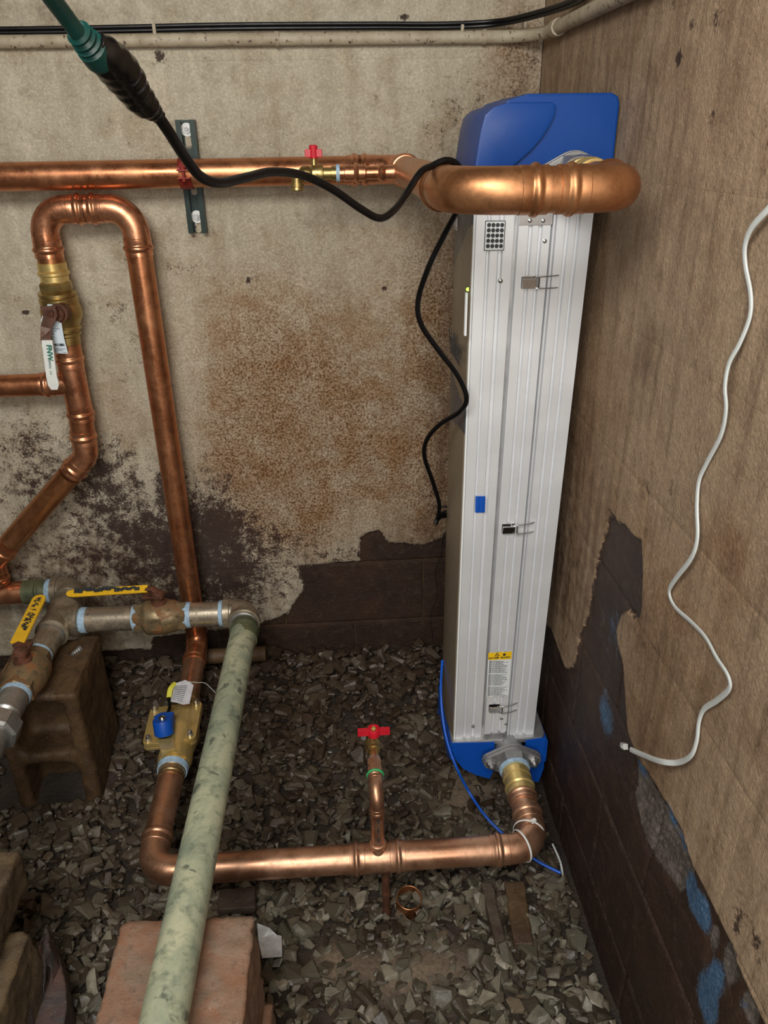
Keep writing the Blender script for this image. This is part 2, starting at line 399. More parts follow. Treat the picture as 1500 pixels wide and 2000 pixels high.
RIGHT_GREY = [rt(*p) for p in [(1238,1500),(1256,1512),(1280,1560),(1310,1610),(1335,1650),(1350,1692),(1338,1730),(1318,1745),(1296,1710),(1262,1660),(1240,1600),(1233,1550)]]
def masks_back(x, z):
    rust = blobs(x, z, [(560,890,110,130,1.3),(560,980,60,70,.9),(700,760,210,200,.6),(480,800,80,160,.35),(860,600,60,180,.75),(800,950,120,120,.45),(1010,120,60,110,.55),(520,620,140,90,.28),(860,1000,60,90,.6),(1000,300,40,200,.4),(240,820,60,50,.25)], bk)
    mold = blobs(x, z, [(120,970,170,80,1.05),(320,1040,130,80,1.0),(60,850,60,60,.8),(205,900,40,50,1.1),(420,1010,60,90,.9),(300,1110,240,70,.95),(500,1080,110,60,.75),(690,1075,60,25,.8),(880,200,60,90,.45),(1020,110,50,110,.8),(720,30,120,40,.1),(850,970,60,90,.45),(230,610,40,20,.8),(330,530,60,12,.7),(325,950,12,30,1.9),(313,110,9,9,3.),(790,35,9,5,3.),(240,700,60,50,.45),(700,80,30,5,2.),(485,547,5,5,4.),(750,563,4,4,4.),(860,830,50,200,.3),(420,1190,130,50,1.1),(258,507,5,6,3.5),(50,610,7,4,3.)], bk)
    grime_shade = blobs(x, z, [(300,1180,330,70,.95),(330,1010,120,70,.45),(880,850,40,330,.85),(1020,150,50,160,.6),(80,940,120,60,.45),(820,1060,90,60,.6),(150,1100,200,60,.7),(700,560,260,200,.12),(60,20,60,25,.6),(200,30,60,16,.35)], bk)
    bare = soft(inpoly(x, z, BACK_BARE), .028)
    low = np.clip((.16-z)/.05, 0, 1); bare = np.maximum(bare, low)
    return [np.clip(rust, 0, 1), np.clip(mold, 0, 2.2)/2.2, bare], [np.zeros_like(x), np.zeros_like(x), np.clip(grime_shade, 0, 1)]
def masks_right(y, z):
    rust = blobs(y, z, [(1150,850,80,200,.5),(1300,1200,130,120,.45),(1260,1400,60,130,.5),(1420,1080,40,80,.5),(1130,500,60,200,.3)], rt)
    mold = blobs(y, z, [(1400,30,10,30,1.3),(1350,50,6,12,2.0),(1325,115,5,14,2.2),(1390,230,6,14,1.5),(1100,1060,30,100,.6),(1245,850,12,40,1.),(1290,960,60,40,.4),(1480,1850,28,30,2.),(1440,1800,10,40,2.2),(1080,900,20,200,.6),(1200,1010,12,6,2.)], rt)
    grime_shade = blobs(y, z, [(1130,950,60,180,.8),(1100,1150,60,110,.8),(1262,700,18,70,.8),(1420,1100,30,70,.55),(1310,1280,110,90,.45),(1260,1450,50,110,.6),(1080,500,60,300,.75),(1250,1230,60,60,.5),(1180,250,70,120,.35)], rt)  # blobs along the unit's right side paint its shadow; the others are grime
    bare = soft(inpoly(y, z, RIGHT_BARE), .016)
    low = np.clip((.03-z)/.02, 0, 1); bare = np.maximum(bare, low)
    blue = blobs(y, z, [(1178,1400,18,38,.8),(1246,1500,12,22,.8),(1305,1585,12,36,1.2),(1325,1640,10,26,1.1),(1345,1745,22,32,1.25),(1368,1790,14,30,1.0),(1375,1950,26,45,1.3),(1392,1905,16,40,.9),(1195,1215,30,50,.45),(1180,1290,30,50,.3),(1440,1960,18,30,.42)], rt)
    grey = np.maximum(soft(inpoly(y, z, RIGHT_GREY), .02), np.clip(blobs(y, z, [(1418,1880,20,60,1.0),(1455,1970,22,40,1.0),(1385,1830,12,40,.8),(1372,1770,10,20,.5)], rt), 0, .8))
    return [np.clip(rust, 0, 1), np.clip(mold, 0, 2.2)/2.2, bare], [np.clip(blue, 0, 1)*np.clip(bare*2, 0, 1), grey, np.clip(grime_shade, 0, 1)]
def pn(h, z, s, seed):
    """cheap smooth noise"""
    o = np.zeros_like(h)
    rr = np.random.RandomState(seed)
    for k in range(6):
        a, b, c = rr.uniform(-1, 1, 3); o += np.sin(h*s*(a*1.6+.3)+z*s*(b*1.6)+c*9)
    return o/6
def wall_panel(parent, fn, conv3, h0, h1, z0, z1, step, mat, name='concrete_block', lines=False, flip=False):
    nh = max(2, int(round((h1-h0)/step))); nz = max(2, int(round((z1-z0)/step)))
    hh = np.linspace(h0, h1, nh+1); zz = np.linspace(z0, z1, nz+1)
    Hh, Z = np.meshgrid(hh, zz); Hf = Hh.ravel(); Zf = Z.ravel()
    a, b = fn(Hf, Zf)
    ve = np.minimum(Hf-h0, h1-Hf)+.003; edge = np.minimum(ve+np.where(a[2] > .5, -.003, 0), np.minimum(Zf-z0, z1-Zf))
    jr = (.0004 if not lines else .0011)+.0035*np.clip(a[2]*1.2, 0, 1)
    dep = -jr*np.clip(1-edge/.006, 0, 1)**1.0 + .0008*pn(Hf, Zf, 60, 3)+.0004*pn(Hf, Zf, 210, 5)
    dep = dep-np.clip((a[2]-.45)*8, 0, 1)*.005-b[1]*.007*np.clip((a[2]-.45)*8, 0, 1)+pn(Hf, Zf, 300, 9)*b[1]*.003
    n0 = len(Hf); V = [conv3(Hf[i], Zf[i], dep[i]) for i in range(n0)]
    Fc = [(j*(nh+1)+i, j*(nh+1)+i+1, (j+1)*(nh+1)+i+1, (j+1)*(nh+1)+i) for j in range(nz) for i in range(nh)]
    # skirt
    ring = [i for i in range(nh+1)]+[(j+1)*(nh+1)-1 for j in range(1, nz+1)]+[nz*(nh+1)+i for i in range(nh-1, -1, -1)]+[j*(nh+1) for j in range(nz-1, 0, -1)]
    L = len(ring)
    for i, q in enumerate(ring): V.append(conv3(Hf[q], Zf[q], -.035))
    for i, q in enumerate(ring): V.append(conv3(Hf[q], Zf[q], dep[q]))
    for i in range(L): Fc.append((n0+L+(i+1) % L, n0+L+i, n0+i, n0+(i+1) % L))
    me = bpy.data.meshes.new(name); me.from_pydata(V, [], Fc); me.materials.append(mat); me.shade_smooth()
    for nm, mm in (('mask_a', a), ('mask_b', b)):
        at = me.color_attributes.new(nm, 'FLOAT_COLOR', 'POINT'); arr = np.zeros((len(V), 4), np.float32); arr[:, 3] = 1
        for k in range(3): arr[:n0, k] = mm[k]; arr[n0:, k] = np.tile(mm[k][ring], 2)
        at.data.foreach_set('color', arr.ravel())
    if flip: me.flip_normals()
    o = bpy.data.objects.new(name, me); COL.objects.link(o); o.parent = parent; return o
def struct(name, a, b, mat):
    g = G().box(a, b); o = mesh(name, g.v, g.f, mat, None, kind='structure'); o['kind'] = 'structure'; return o
# roots with origin at 0 so that children keep world coordinates
def struct0(name, a, b, mat):
    g = G().box(a, b); me = bpy.data.meshes.new(name); me.from_pydata([tuple(v) for v in g.v], [], g.f); me.materials.append(mat)
    o = bpy.data.objects.new(name, me); COL.objects.link(o); o['kind'] = 'structure'; return o
wall_back = struct0('wall_back', (-1.35, YW+.009, -.2), (XW+.15, YW+.12, 2.35), M_BLKB)
wall_right = struct0('wall_right', (XW+.016, -1.35, -.2), (XW+.15, YW+.12, 2.35), M_BLKB)
struct0('wall_left', (-1.45, -1.35, -.2), (-1.35, YW+.12, 2.35), M_DARK)
struct0('wall_front', (-1.45, -1.45, -.2), (XW+.15, -1.35, 2.35), M_DARK)
struct0('ceiling', (-1.45, -1.45, 2.35), (XW+.15, YW+.12, 2.42), M_DARK)
zb = [-.05, .19, .392, .593, .793, .993, 1.212, 1.42, 1.632, 1.85, 2.07, 2.35]
for k in range(len(zb)-1):
    off = .02 if k % 2 == 0 else .223
    xs = [-1.345]+[q for q in [off+.406*j for j in range(-4, 2)] if -1.3 < q < XW-.05]+[XW-.001]
    for i in range(len(xs)-1):
        st = .0055 if xs[i+1] > -.85 and zb[k] < 1.75 else .03
        wall_panel(wall_back, masks_back, lambda h, z, d: (h, YW-d, z), xs[i]+.0001, xs[i+1]-.0001, zb[k]+.0001, zb[k+1]-.0001, st, M_WB, lines=zb[k] < .6)
zr = [-.05, .115, .332, .549, .765, .985, 1.203, 1.418, 1.632, 1.85, 2.07, 2.35]
for k in range(len(zr)-1):
    off = 1.447 if k % 2 == 1 else 1.243
    ys = [-1.345]+sorted([q for q in [off+.406*j for j in range(-6, 3)] if -1.3 < q < YW-.05])+[YW-.001]
    for i in range(len(ys)-1):
        st = .0045 if ys[i+1] > .42 and zr[k] < 1.75 else .03
        wall_panel(wall_right, masks_right, lambda h, z, d: (XW-d, h, z), ys[i]+.0001, ys[i+1]-.0001, zr[k]+.0001, zr[k+1]-.0001, st, M_WR, lines=zr[k] < 1.0, flip=True)

# ---------------------------------------------------------------- floor and gravel
MUD = [(P(900, 1560, z=0), .10, .10), (P(820, 1900, z=0), .16, .07), (P(650, 1880, z=0), .05, .05), (P(960, 1490, z=.02), .07, .06)]
def mud(x, y):
    m_ = np.zeros(np.shape(x))
    for c, rx, ry in MUD: m_ = m_+np.exp(-(((x-c.x)/rx)**2+((y-c.y)/ry)**2)*1.2)
    return np.clip(m_, 0, 1)
def fz(x, y):
    x = np.asarray(x, float); y = np.asarray(y, float)
    t = np.clip((y-1.3)/.55, 0, 1)
    return .095*t*t*(3-2*t)+.006*pn(x, y, 14, 21)+.003*pn(x, y, 45, 22)-.006
NX, NY = 150, 210
gx, gy = np.meshgrid(np.linspace(-1.4, XW+.014, NX), np.linspace(-1.3, YW+.005, NY)); fx, fy = gx.ravel(), gy.ravel()
mm = mud(fx, fy); hz = fz(fx, fy)+.012*mm
me = bpy.data.meshes.new('floor')
me.from_pydata([(fx[i], fy[i], hz[i]) for i in range(NX*NY)], [], [(j*NX+i, j*NX+i+1, (j+1)*NX+i+1, (j+1)*NX+i) for j in range(NY-1) for i in range(NX-1)])
me.materials.append(M_SOIL); me.shade_smooth()
at_ = me.color_attributes.new('mask_a', 'FLOAT_COLOR', 'POINT'); arr = np.zeros((NX*NY, 4), np.float32); arr[:, 0] = mm; arr[:, 3] = 1; at_.data.foreach_set('color', arr.ravel())
floor = bpy.data.objects.new('floor', me); COL.objects.link(floor); floor['kind'] = 'structure'
def stone_shape(rs, n=6):
    n = rs.randint(5, 8); el = rs.uniform(.6, .95); bm = bmesh.new(); th = rs.uniform(.22, .42)
    a0 = np.sort(rs.uniform(0, 2*math.pi, n)*.45+np.arange(n)*2*math.pi/n*.9)
    for z, k in ((th, rs.uniform(.62, .82)), (th*.35, 1.0), (-th, .75)):
        for a in a0:
            q = rs.uniform(.82, 1.05)*k; bm.verts.new((math.cos(a)*q, math.sin(a)*q*el, z+rs.uniform(-.09, .09)+(.18*math.cos(a) if z > 0 else 0)))
    bmesh.ops.convex_hull(bm, input=bm.verts)
    for v in [v for v in bm.verts if not v.link_faces]: bm.verts.remove(v)
    bmesh.ops.recalc_face_normals(bm, faces=bm.faces)
    me = bpy.data.meshes.new('stone'); bm.to_mesh(me); bm.free(); me.materials.append(M_STP); return me
SH = [stone_shape(np.random.RandomState(100+i), 11+i % 4) for i in range(30)]
SHA = [(np.array([v.co[:] for v in s.vertices]), [tuple(p.vertices) for p in s.polygons]) for s in SH]
KEEP_OUT = []   # boxes x0,x1,y0,y1 filled below by blocks
def rots(rs):
    e = (rs.normal(0, .27), rs.normal(0, .27), rs.uniform(0, 6.28)); return Matrix.Rotation(e[2], 3, 'Z') @ Matrix.Rotation(e[0], 3, 'X') @ Matrix.Rotation(e[1], 3, 'Y')
KEEP_OUT += [(-.90, -.625, 1.42, 1.66), (-.40, -.16, .40, .85), (-.95, -.60, .55, 1.0)]
V = []; Fc = []; tone = []; rs = np.random.RandomState(5)
cand = []
N_ST = 13800
for i in range(N_ST):
    x = rs.uniform(-1.3, XW-.002); y = rs.uniform(.50, YW-.01)
    if any(a-.005 < x < b+.005 and c-.005 < y < d+.005 for a, b, c, d in KEEP_OUT): continue
    md = float(mud(x, y)); 
    if rs.rand() < md*.55: continue
    s = float(np.clip(rs.lognormal(math.log(.0135), .36), .006, .030))
    if x+s > XW-.004: continue
    zc = float(fz(x, y))+s*.30+rs.uniform(0, .013)*(1-md)
    cand.append((x, y, zc, s, rots(rs), rs.randint(30), rs.rand()))
vis = [c for c in cand if c[1] < .93 or c[3] > .02]
vis.sort(key=lambda c: -c[3]*(1.6 if c[1] < .9 else .9)-c[2]*.3)
big = set(id(c) for c in vis[:290])
for c in cand:
    x, y, zc, s, R, k, tn = c
    if id(c) in big:
        o = bpy.data.objects.new('stone', SH[k]); COL.objects.link(o); o.parent = floor
        o.matrix_local = Matrix.Translation((x, y, zc+.004)) @ (R.to_4x4()) @ Matrix.Scale(s*1.05, 4); continue
    sv, sf = SHA[k]; b = len(V); q = (np.array(R) @ (sv*s).T).T+np.array([x, y, zc])
    V += q.tolist(); Fc += [tuple(i+b for i in f) for f in sf]; tone += [tn]*len(sv)
me = bpy.data.meshes.new('gravel'); me.from_pydata(V, [], Fc); me.materials.append(M_STS)
at_ = me.color_attributes.new('tone', 'FLOAT_COLOR', 'POINT'); tn = np.array(tone, np.float32); at_.data.foreach_set('color', np.stack([tn, tn, tn, np.ones_like(tn)], 1).ravel())
gr = bpy.data.objects.new('gravel', me); COL.objects.link(gr); gr.parent = floor; gr['kind'] = 'stuff'

# ---------------------------------------------------------------- rough blocks
def rough(name, g, mat, parent=None, amp=.003, cuts=5, vox=.0085, **k):
    """solid with worn, pitted surface"""
    o = mesh(name, g.v, g.f, mat, parent, **k)
    md = o.modifiers.new('r', 'REMESH'); md.mode = 'VOXEL'; md.voxel_size = vox; md.use_smooth_shade = True
    me2 = bpy.data.meshes.new_from_object(o.evaluated_get(bpy.context.evaluated_depsgraph_get()))
    o.modifiers.clear(); o.data = me2
    if not me2.materials: me2.materials.append(mat)
    off = org(o)
    for v in me2.vertices:
        q = (v.co+off)*18
        n = mnoise.noise(q)*1.1+mnoise.noise(q*3)*.7-max(0, mnoise.noise(q*5.5)-.15)*1.6
        v.co += v.normal*n*amp
    return o
XB = -.633
g = G(); ZT = .348; xl = XB-.20; xr = XB; y0, y1 = 1.425, 1.645; ym = 1.50
# concrete block on end, cell openings towards the room
def rrect(x0, x1, z0, z1, r, n=5):
    out = []
    for cx, cz, a0 in ((x1-r, z1-r, 0), (x0+r, z1-r, 90), (x0+r, z0+r, 180), (x1-r, z0+r, 270)):
        for k in range(n+1):
            a = math.radians(a0+90*k/n); out.append((cx+math.cos(a)*r, cz+math.sin(a)*r))
    return out
cvb = bpy.data.curves.new('t', 'CURVE'); cvb.dimensions = '2D'; cvb.fill_mode = 'BOTH'; cvb.extrude = .045
zc1 = P(100, 1374, y=y0).z; zc2 = P(110, 1472, y=y0).z; zc3 = P(110, 1492, y=y0).z
for pl_ in ([(xl, -.03), (xr, -.03), (xr, ZT), (xl, ZT)], rrect(xl+.036, xr-.036, zc2, zc1, .022), rrect(xl+.036, xr-.040, -.01, zc3, .026)):
    sp = cvb.splines.new('POLY'); sp.points.add(len(pl_)-1); sp.use_cyclic_u = True
    for k, (a, b) in enumerate(pl_): sp.points[k].co = (a, b, 0, 1)
oc = bpy.data.objects.new('t', cvb); COL.objects.link(oc); mc = bpy.data.meshes.new_from_object(oc.evaluated_get(bpy.context.evaluated_depsgraph_get())); bpy.data.objects.remove(oc)
g.add([(v.co.x, y0+.045-v.co.z, v.co.y) for v in mc.vertices], [tuple(p.vertices) for p in mc.polygons]); bpy.data.meshes.remove(mc)
g.box((xl, y0+.089, -.03), (xr, y1, ZT-.001))
cell_block = rough('concrete_block', g, M_BLKB, None, .003, 4, cat='concrete block', label='dark brown wet hollow concrete block standing on end under the beige steel pipes')
G().prism([V_(xr-.050, y0+.002, ZT-.002), V_(xr, y0+.002, ZT-.002), V_(xr-.003, y0+.002, ZT+.007), V_(xr-.045, y0+.002, ZT+.007)], (0, y1-y0-.006, 0)).out('block_rim', M_BLKB, cell_block, smooth=False)
G().prism([V_(xl, y0+.002, ZT-.002), V_(xl+.07, y0+.002, ZT-.002), V_(xl+.065, y0+.002, ZT+.007), V_(xl+.003, y0+.002, ZT+.007)], (0, y1-y0-.006, 0)).out('block_rim', M_BLKB, cell_block, smooth=False)
PB = P(496, 1780, z=.398); PA = P(240, 1785, z=.398)
g = G().box((PA.x, .38, .19), (PB.x, PB.y, .398)); rough('brick_block', g, M_BLKR, None, .004, 9, cat='block', label='rough reddish brown block carrying the green pipe in the foreground')
g = G().box((PA.x-.004, .40, -.02), (PB.x+.012, PB.y-.01, .180)); rough('brick_block', g, M_BLKR, None, .004, 9, cat='block', label='lower reddish block beneath the one that carries the green pipe')
qa = P(40, 1655, z=.348); g = G().box((qa.x-.3, .55, .260), (qa.x, qa.y, .348)); rough('concrete_block', g, M_BLKT2, None, .004, 9, cat='concrete block', label='tan concrete block at the left edge, the upper and farther of two')
qb = P(60, 1812, z=.25); g = G().box((qb.x-.34, .5, -.03), (qb.x, qb.y, .25)); rough('concrete_block', g, M_BLKT2, None, .004, 9, cat='concrete block', label='tan speckled concrete block at bottom left, lower and nearer of two')
def slab(pix, z, d, label):
    pts = [P(u, v, z=zz) for (u, v), zz in zip(pix, z)]
    g = G().prism(pts, d); return rough('stone_slab', g, M_SLAB, None, .0015, 3, vox=.004, cat='stone slab', label=label)
slab([(93,1800),(98,1850),(78,1890),(60,1930),(35,2000),(20,2050),(-20,2050),(10,1985),(45,1920),(75,1850)], [.16,.16,.16,.16,.16,.16,.19,.19,.19,.19], (.012, 0, -.14), 'thin flaked stone slab on edge beside the tan blocks at bottom left')
slab([(96,1850),(108,1840),(128,1915),(132,1960),(120,2040),(25,2040),(62,1925),(82,1885)], [.10]*8, (.0, 0, -.09), 'broken purple brown stone slab with grey edge next to the gravel')
g = G().prism([P(430, 1748, z=.012), P(500, 1742, z=.012), P(500, 1785, z=.012), P(425, 1790, z=.012)], (0, 0, .02)); rough('flat_stone', g, M_WOOD, None, .002, 3, vox=.004, cat='stone', label='flat dark stone behind the reddish block under the copper pipe')
# half-buried boards
b0, b1 = P(938, 1725, z=.01), P(992, 1846, z=.01)
for nm, (u0, u1, v0, u2, u3, v1), mt, lab in (('board', (938, 962, 1722, 968, 992, 1848), M_WOOD, 'narrow grey brown wooden board half buried in the gravel'), ('board', (985, 1025, 1720, 1003, 1042, 1845), M_BLKB, 'dark red brown board half buried below the copper elbow')):
    g = G().prism([P(u0, v0, z=.032), P(u1, v0, z=.032), P(u3, v1, z=.027), P(u2, v1, z=.027)], (0, 0, -.04)); rough(nm, g, mt, None, .0015, 4, vox=.004, cat='board', label=lab)

# ---------------------------------------------------------------- copper line to the top of the unit
r = .0285
def V3(*a): return Vector(a)
ZU = 1.419; XL = .158; YL = 1.05; XP = .388
t = thing('copper_water_pipe', 'copper pipe along the back wall looping out to the top of the blue-capped unit', 'pipe', (-.2, 1.80, ZU))
A0 = V3(-1.34, 1.80, ZU); B0 = V3(XL, 1.80, ZU); C0 = V3(XL, YL, ZU); D0 = V3(XP, YL, ZU); E0 = V3(XP, 1.30, ZU)
pipe(t, A0, V3(.06, 1.8, ZU), r, M_COP)
collar(t, V3(.085, 1.8, ZU), (-1, 0, 0), r*1.0, M_COPF, 1.0, name='coupling')
pipe(t, V3(.05, 1.8, ZU), V3(XL-.05, 1.8, ZU), r*.998, M_COP)
press_elbow(t, A0, B0, C0, .05, r, M_COPF)
press_elbow(t, B0, C0, D0, .075, r, M_COPD)
pipe(t, V3(XL, 1.72, ZU), V3(XL, 1.15, ZU), r, M_COPD)
pipe(t, V3(XL+.1, YL, ZU), V3(XP-.07, YL, ZU), r, M_COPD)
press_elbow(t, C0, D0, E0, .048, r, M_COPD)
pipe(t, V3(XP, 1.12, ZU), V3(XP, 1.21, ZU), r, M_COPD)
BR = [(0, 1.0), (.001, 1.12), (.012, 1.12), (.013, 1.06), (.016, 1.08), (.019, 1.19), (.024, 1.19), (.027, 1.07), (.045, 1.07), (.046, 1.14), (.062, 1.14), (.063, 1.0)]
G().lathe(V3(XP, 1.195, ZU), (0, 1, 0), [(a, b*r) for a, b in BR]+[(.075, r*.95), (.115, r*.95)], 28).out('brass_adapter', M_BRASSY, t, label='brass press adapter')
dm = G(); rs = np.random.RandomState(2); x_ = -.70
while x_ < -.20:
    x_ += .0085
    if -.325 < x_ < -.285 or rs.rand() < .12: continue
    a = .64; c = V3(x_, 1.80-(r+.0003)*math.cos(a), ZU+(r+.0003)*math.sin(a)); k = rs.uniform(.6, 1.1); up_ = V3(0, math.sin(a), math.cos(a))
    dm.add([c+V3(.0024*k, 0, 0), c+up_*.0017*k, c-V3(.0024*k, 0, 0), c-up_*.0017*k], [(0, 1, 2, 3)])
dm.out('printed_marks', M_MARK, t, smooth=False, kind='stuff', label='row of faint dark diamond marks')

# little drain valve on the loop
vt = thing('drain_valve', 'small brass drain valve with red T handle in front of the wall pipe', 'valve', (-.01, 1.665, ZU))
yb = 1.665
q = P(735, 334, y=yb); zb_ = ZU; 
G().lathe(V3(XL-.02, yb, zb_), (-1, 0, 0), [(q_*1.27, w_) for q_, w_ in [(0, .015), (.02, .0135), (.022, .0155), (.026, .0175), (.03, .0155), (.032, .0125), (.05, .0125), (.052, .0155), (.062, .0155), (.066, .0195), (.07, .0155), (.084, .0155), (.085, .014), (.094, .014)]], 20).out('branch_pipe', M_COPF, vt, label='small copper branch with press collars')
xa = XL-.139
G().lathe(V3(xa+.002, yb, zb_), (-1, 0, 0), [(0, .0165), (.007, .0165)], 20).out('thread_tape', M_TAPE, vt, label='light blue thread tape')
G().lathe(V3(xa-.004, yb, zb_), (-1, 0, 0), [(0, .0135), (.01, .0135), (.0105, .0115), (.026, .0115), (.027, .0165), (.034, .0175), (.038, .0165), (.048, .0165), (.052, .0135), (.058, .015), (.068, .0145), (.074, .01)], 20).out('valve_body', M_BRASS, vt)
xs_ = xa-.066
G().sweep(catmull([V3(xs_, yb, zb_), V3(xs_-.012, yb, zb_-.003), V3(xs_-.018, yb, zb_-.010), V3(xs_-.018, yb, zb_-.019)], 5), .0105, 16).lathe(V3(xs_-.018, yb, zb_-.017), (0, 0, -1), [(0, .0135), (.006, .0135), (.007, .011), (.012, .0125), (.014, .011)], 16).out('spout', M_BRASS, vt)
xh = xa-.048
G().lathe(V3(xh, yb, zb_+.012), (0, 0, 1), [(0, .006), (.014, .005), (.015, .007), (.02, .007)], 12).out('stem', M_BRASS, vt)
hg = G(); hg.box((xh-.017, yb-.006, zb_+.030), (xh+.017, yb+.006, zb_+.044)); hg.lathe(V3(xh, yb, zb_+.028), (0, 0, 1), [(0, .009), (.022, .0085), (.024, .006)], 12); hg.out('handle', M_RED, vt, bevel=.001, smooth=False)

# ---------------------------------------------------------------- left copper assembly
XR_ = -.428; XLg = -.622; YP = 1.80; ZUU = 1.353
t = thing('copper_water_pipe', 'tall copper riser with inverted U bend and diagonal leg on the left', 'pipe', (XR_, YP, .2))
K = [V3(XR_, 1.80, .205), V3(XR_, YP, ZUU), V3(XLg, YP, ZUU), V3(XLg-.008, YP, .785), V3(-.925, YP, .495), V3(-.94, YP, .25)]
low = V3(-.42, 1.55, .198)
press_elbow(t, low, K[0], K[1], .05, r, M_COP)
pipe(t, V3(XR_, YP, .28), V3(XR_, YP, ZUU-.09), r, M_COP)
press_elbow(t, K[0], K[1], K[2], .052, r, M_COPF)
pipe(t, V3(XR_-.08, YP, ZUU), V3(XLg+.08, YP, ZUU), r, M_COPD)
press_elbow(t, K[1], K[2], K[3], .052, r, M_COPF)
pipe(t, V3(XLg, YP, ZUU-.09), V3(XLg, YP, 1.215), r, M_COPD)
pipe(t, V3(XLg, YP, 1.09), V3(XLg, YP, 1.02), r, M_COP)
# tee
zt = .968; g = G()
g.lathe(V3(XLg-.003, YP, zt), (0, 0, 1), [(-(.045+s_), q*r) for s_, q in reversed(COLLAR)]+[(.030+s_, q*r) for s_, q in COLLAR], 28)
g.lathe(V3(XLg-.003, YP, zt), (-1, 0, 0), [(0, r*.9)]+[(.035+s_*.9, q*r*.93) for s_, q in COLLAR], 28)
g.out('tee', M_COPF, t)
pipe(t, V3(XLg-.07, YP, zt), V3(-1.34, YP, zt), r*.92, M_COP, label='horizontal branch running off to the left')
pipe(t, V3(XLg-.004, YP, zt-.08), V3(XLg-.007, YP, .83), r, M_COP)
press_elbow(t, K[2], K[3], K[4], .045, r, M_COPF)
pipe(t, K[3].lerp(K[4], .18), K[3].lerp(K[4], .8), r, M_COPD)
press_elbow(t, K[3], K[4], K[5], .045, r, M_COP)
# lower run towards the room with the solenoid valve
t2 = thing('copper_water_pipe', 'low copper pipe along the gravel with elbows and a tee, feeding the unit bottom', 'pipe', (0, 1.07, .175))
XLo = -.417; ZLo = .177
L0 = V3(XLo, 1.8, .20); L1 = V3(XLo, 1.07, ZLo); L2 = V3(.365, 1.07, ZLo-.004); L3 = V3(.366, 1.33, .185)
pipe(t, K[0]+V3(.003, -.07, -.001), V3(XLo-.004, 1.565, .193), r, M_COPL)
pipe(t2, V3(XLo, 1.315, .187), V3(XLo, 1.14, .18), r, M_COPL)
press_elbow(t2, L0, L1, L2, .05, r, M_COPL)
collar(t2, V3(XLo, 1.30, .1865), (0, 1, .03), r, M_BRZ, 1.0, 'bronze_adapter')
pipe(t2, V3(XLo+.07, 1.07, ZLo), V3(.005, 1.07, ZLo-.002), r, M_COPL)
pipe(t2, V3(.08, 1.07, ZLo-.002), V3(.30, 1.07, ZLo-.004), r, M_COPL)
xt = .042; g = G()
g.lathe(V3(xt, 1.07, ZLo-.002), (1, 0, 0), [(-(.022+s_*.8), q*r) for s_, q in reversed(COLLAR)]+[(.014+s_*.8, q*r) for s_, q in COLLAR], 28)
g.lathe(V3(xt-.002, 1.07, ZLo), (0, 0, 1), [(.02, .018), (.031, .0145), (.034, .0165), (.038, .0175), (.041, .0165), (.043, .0135)], 22)
g.out('tee', M_COPL, t2)
press_elbow(t2, L1, L2, L3, .05, r, M_COPL)
pipe(t2, V3(.3645, 1.15, .177), V3(.363, 1.24, .18), r, M_COPL)
collar(t2, V3(.3645, 1.175, .179), (0, 1, .03), r, M_COPL, .7)
G().lathe(V3(.3645, 1.20, .180), (.0, 1, .02), [(a, b*r) for a, b in BR]+[(.072, r*1.05)], 28).out('brass_adapter', M_BRASSY, t2, label='brass press adapter')
# drain riser
rr_ = .0135
ze = .35
pts, di, do, a_, c_ = arc(V3(xt-.002, 1.07, ZLo), V3(xt-.002, 1.07, ze), V3(xt-.003, 1.3, ze), .030)
G().sweep([V3(xt-.002, 1.07, ZLo+.035)]+[a_-V3(0, 0, .03)], rr_, 20).out('riser_pipe', M_COPL, t2, label='thin copper riser with dark diamond marks')
dm = G()
for i in range(3):
    zc = ZLo+.062+.026*i; xx = xt-.001; yy = 1.07-rr_-.0003
    dm.add([V3(xx, yy, zc+.008), V3(xx+.0022, yy+.0003, zc), V3(xx, yy, zc-.008), V3(xx-.0022, yy+.0003, zc)], [(0, 1, 2, 3)])
dm.out('printed_marks', M_INK, t2, smooth=False, kind='stuff')
kk = .45
path = [a_-V3(0, 0, 1)*s_*kk for s_, q in reversed(COLLAR)]; rad = [q*rr_ for s_, q in reversed(COLLAR)]
path += pts[1:-1]; rad += [rr_*1.04]*(len(pts)-2); path += [c_+V3(0, 1, 0)*s_*kk for s_, q in COLLAR]; rad += [q*rr_ for s_, q in COLLAR]
G().sweep(path, rad, 20).out('elbow', M_COPL, t2)
yv = c_.y+.02
G().lathe(V3(xt-.002, yv-.006, ze), (0, 1, 0), [(0, .012), (.001, .0165), (.0035, .018), (.006, .0165), (.007, .012)], 20).out('green_ring', M_GRN, t2, label='bright green ring')
G().lathe(V3(xt-.002, yv+.001, ze), (0, 1, 0), [(0, .0150), (.012, .0155), (.014, .0135), (.022, .0150), (.032, .0155), (.034, .0155)], 6).lathe(V3(xt-.002, yv-.001, ze), (0, 1, 0), [(0, .0142), (.02, .0142)], 20).out('adapter', M_COPL, t2, smooth=False)
dv = thing('drain_valve', 'small brass drain valve with red T handle standing up from the low copper pipe', 'valve', (xt, yv+.05, ze))
G().lathe(V3(xt-.002, yv+.035, ze), (0, 1, 0), [(0, .0135), (.006, .0135), (.0065, .0115)], 18).out('thread_tape', M_ZINC, dv, label='silvery thread tape')
G().lathe(V3(xt-.002, yv+.041, ze), (0, 1, 0), [(0, .0105), (.024, .0105), (.025, .0138), (.031, .0138), (.033, .012), (.040, .0155), (.052, .0155), (.058, .012), (.066, .012)], 20).out('valve_body', M_BRASS, dv)
G().lathe(V3(xt-.003, yv+.087, ze+.012), (0, -.1, 1), [(0, .006), (.018, .005)], 12).out('stem', M_BRASS, dv)
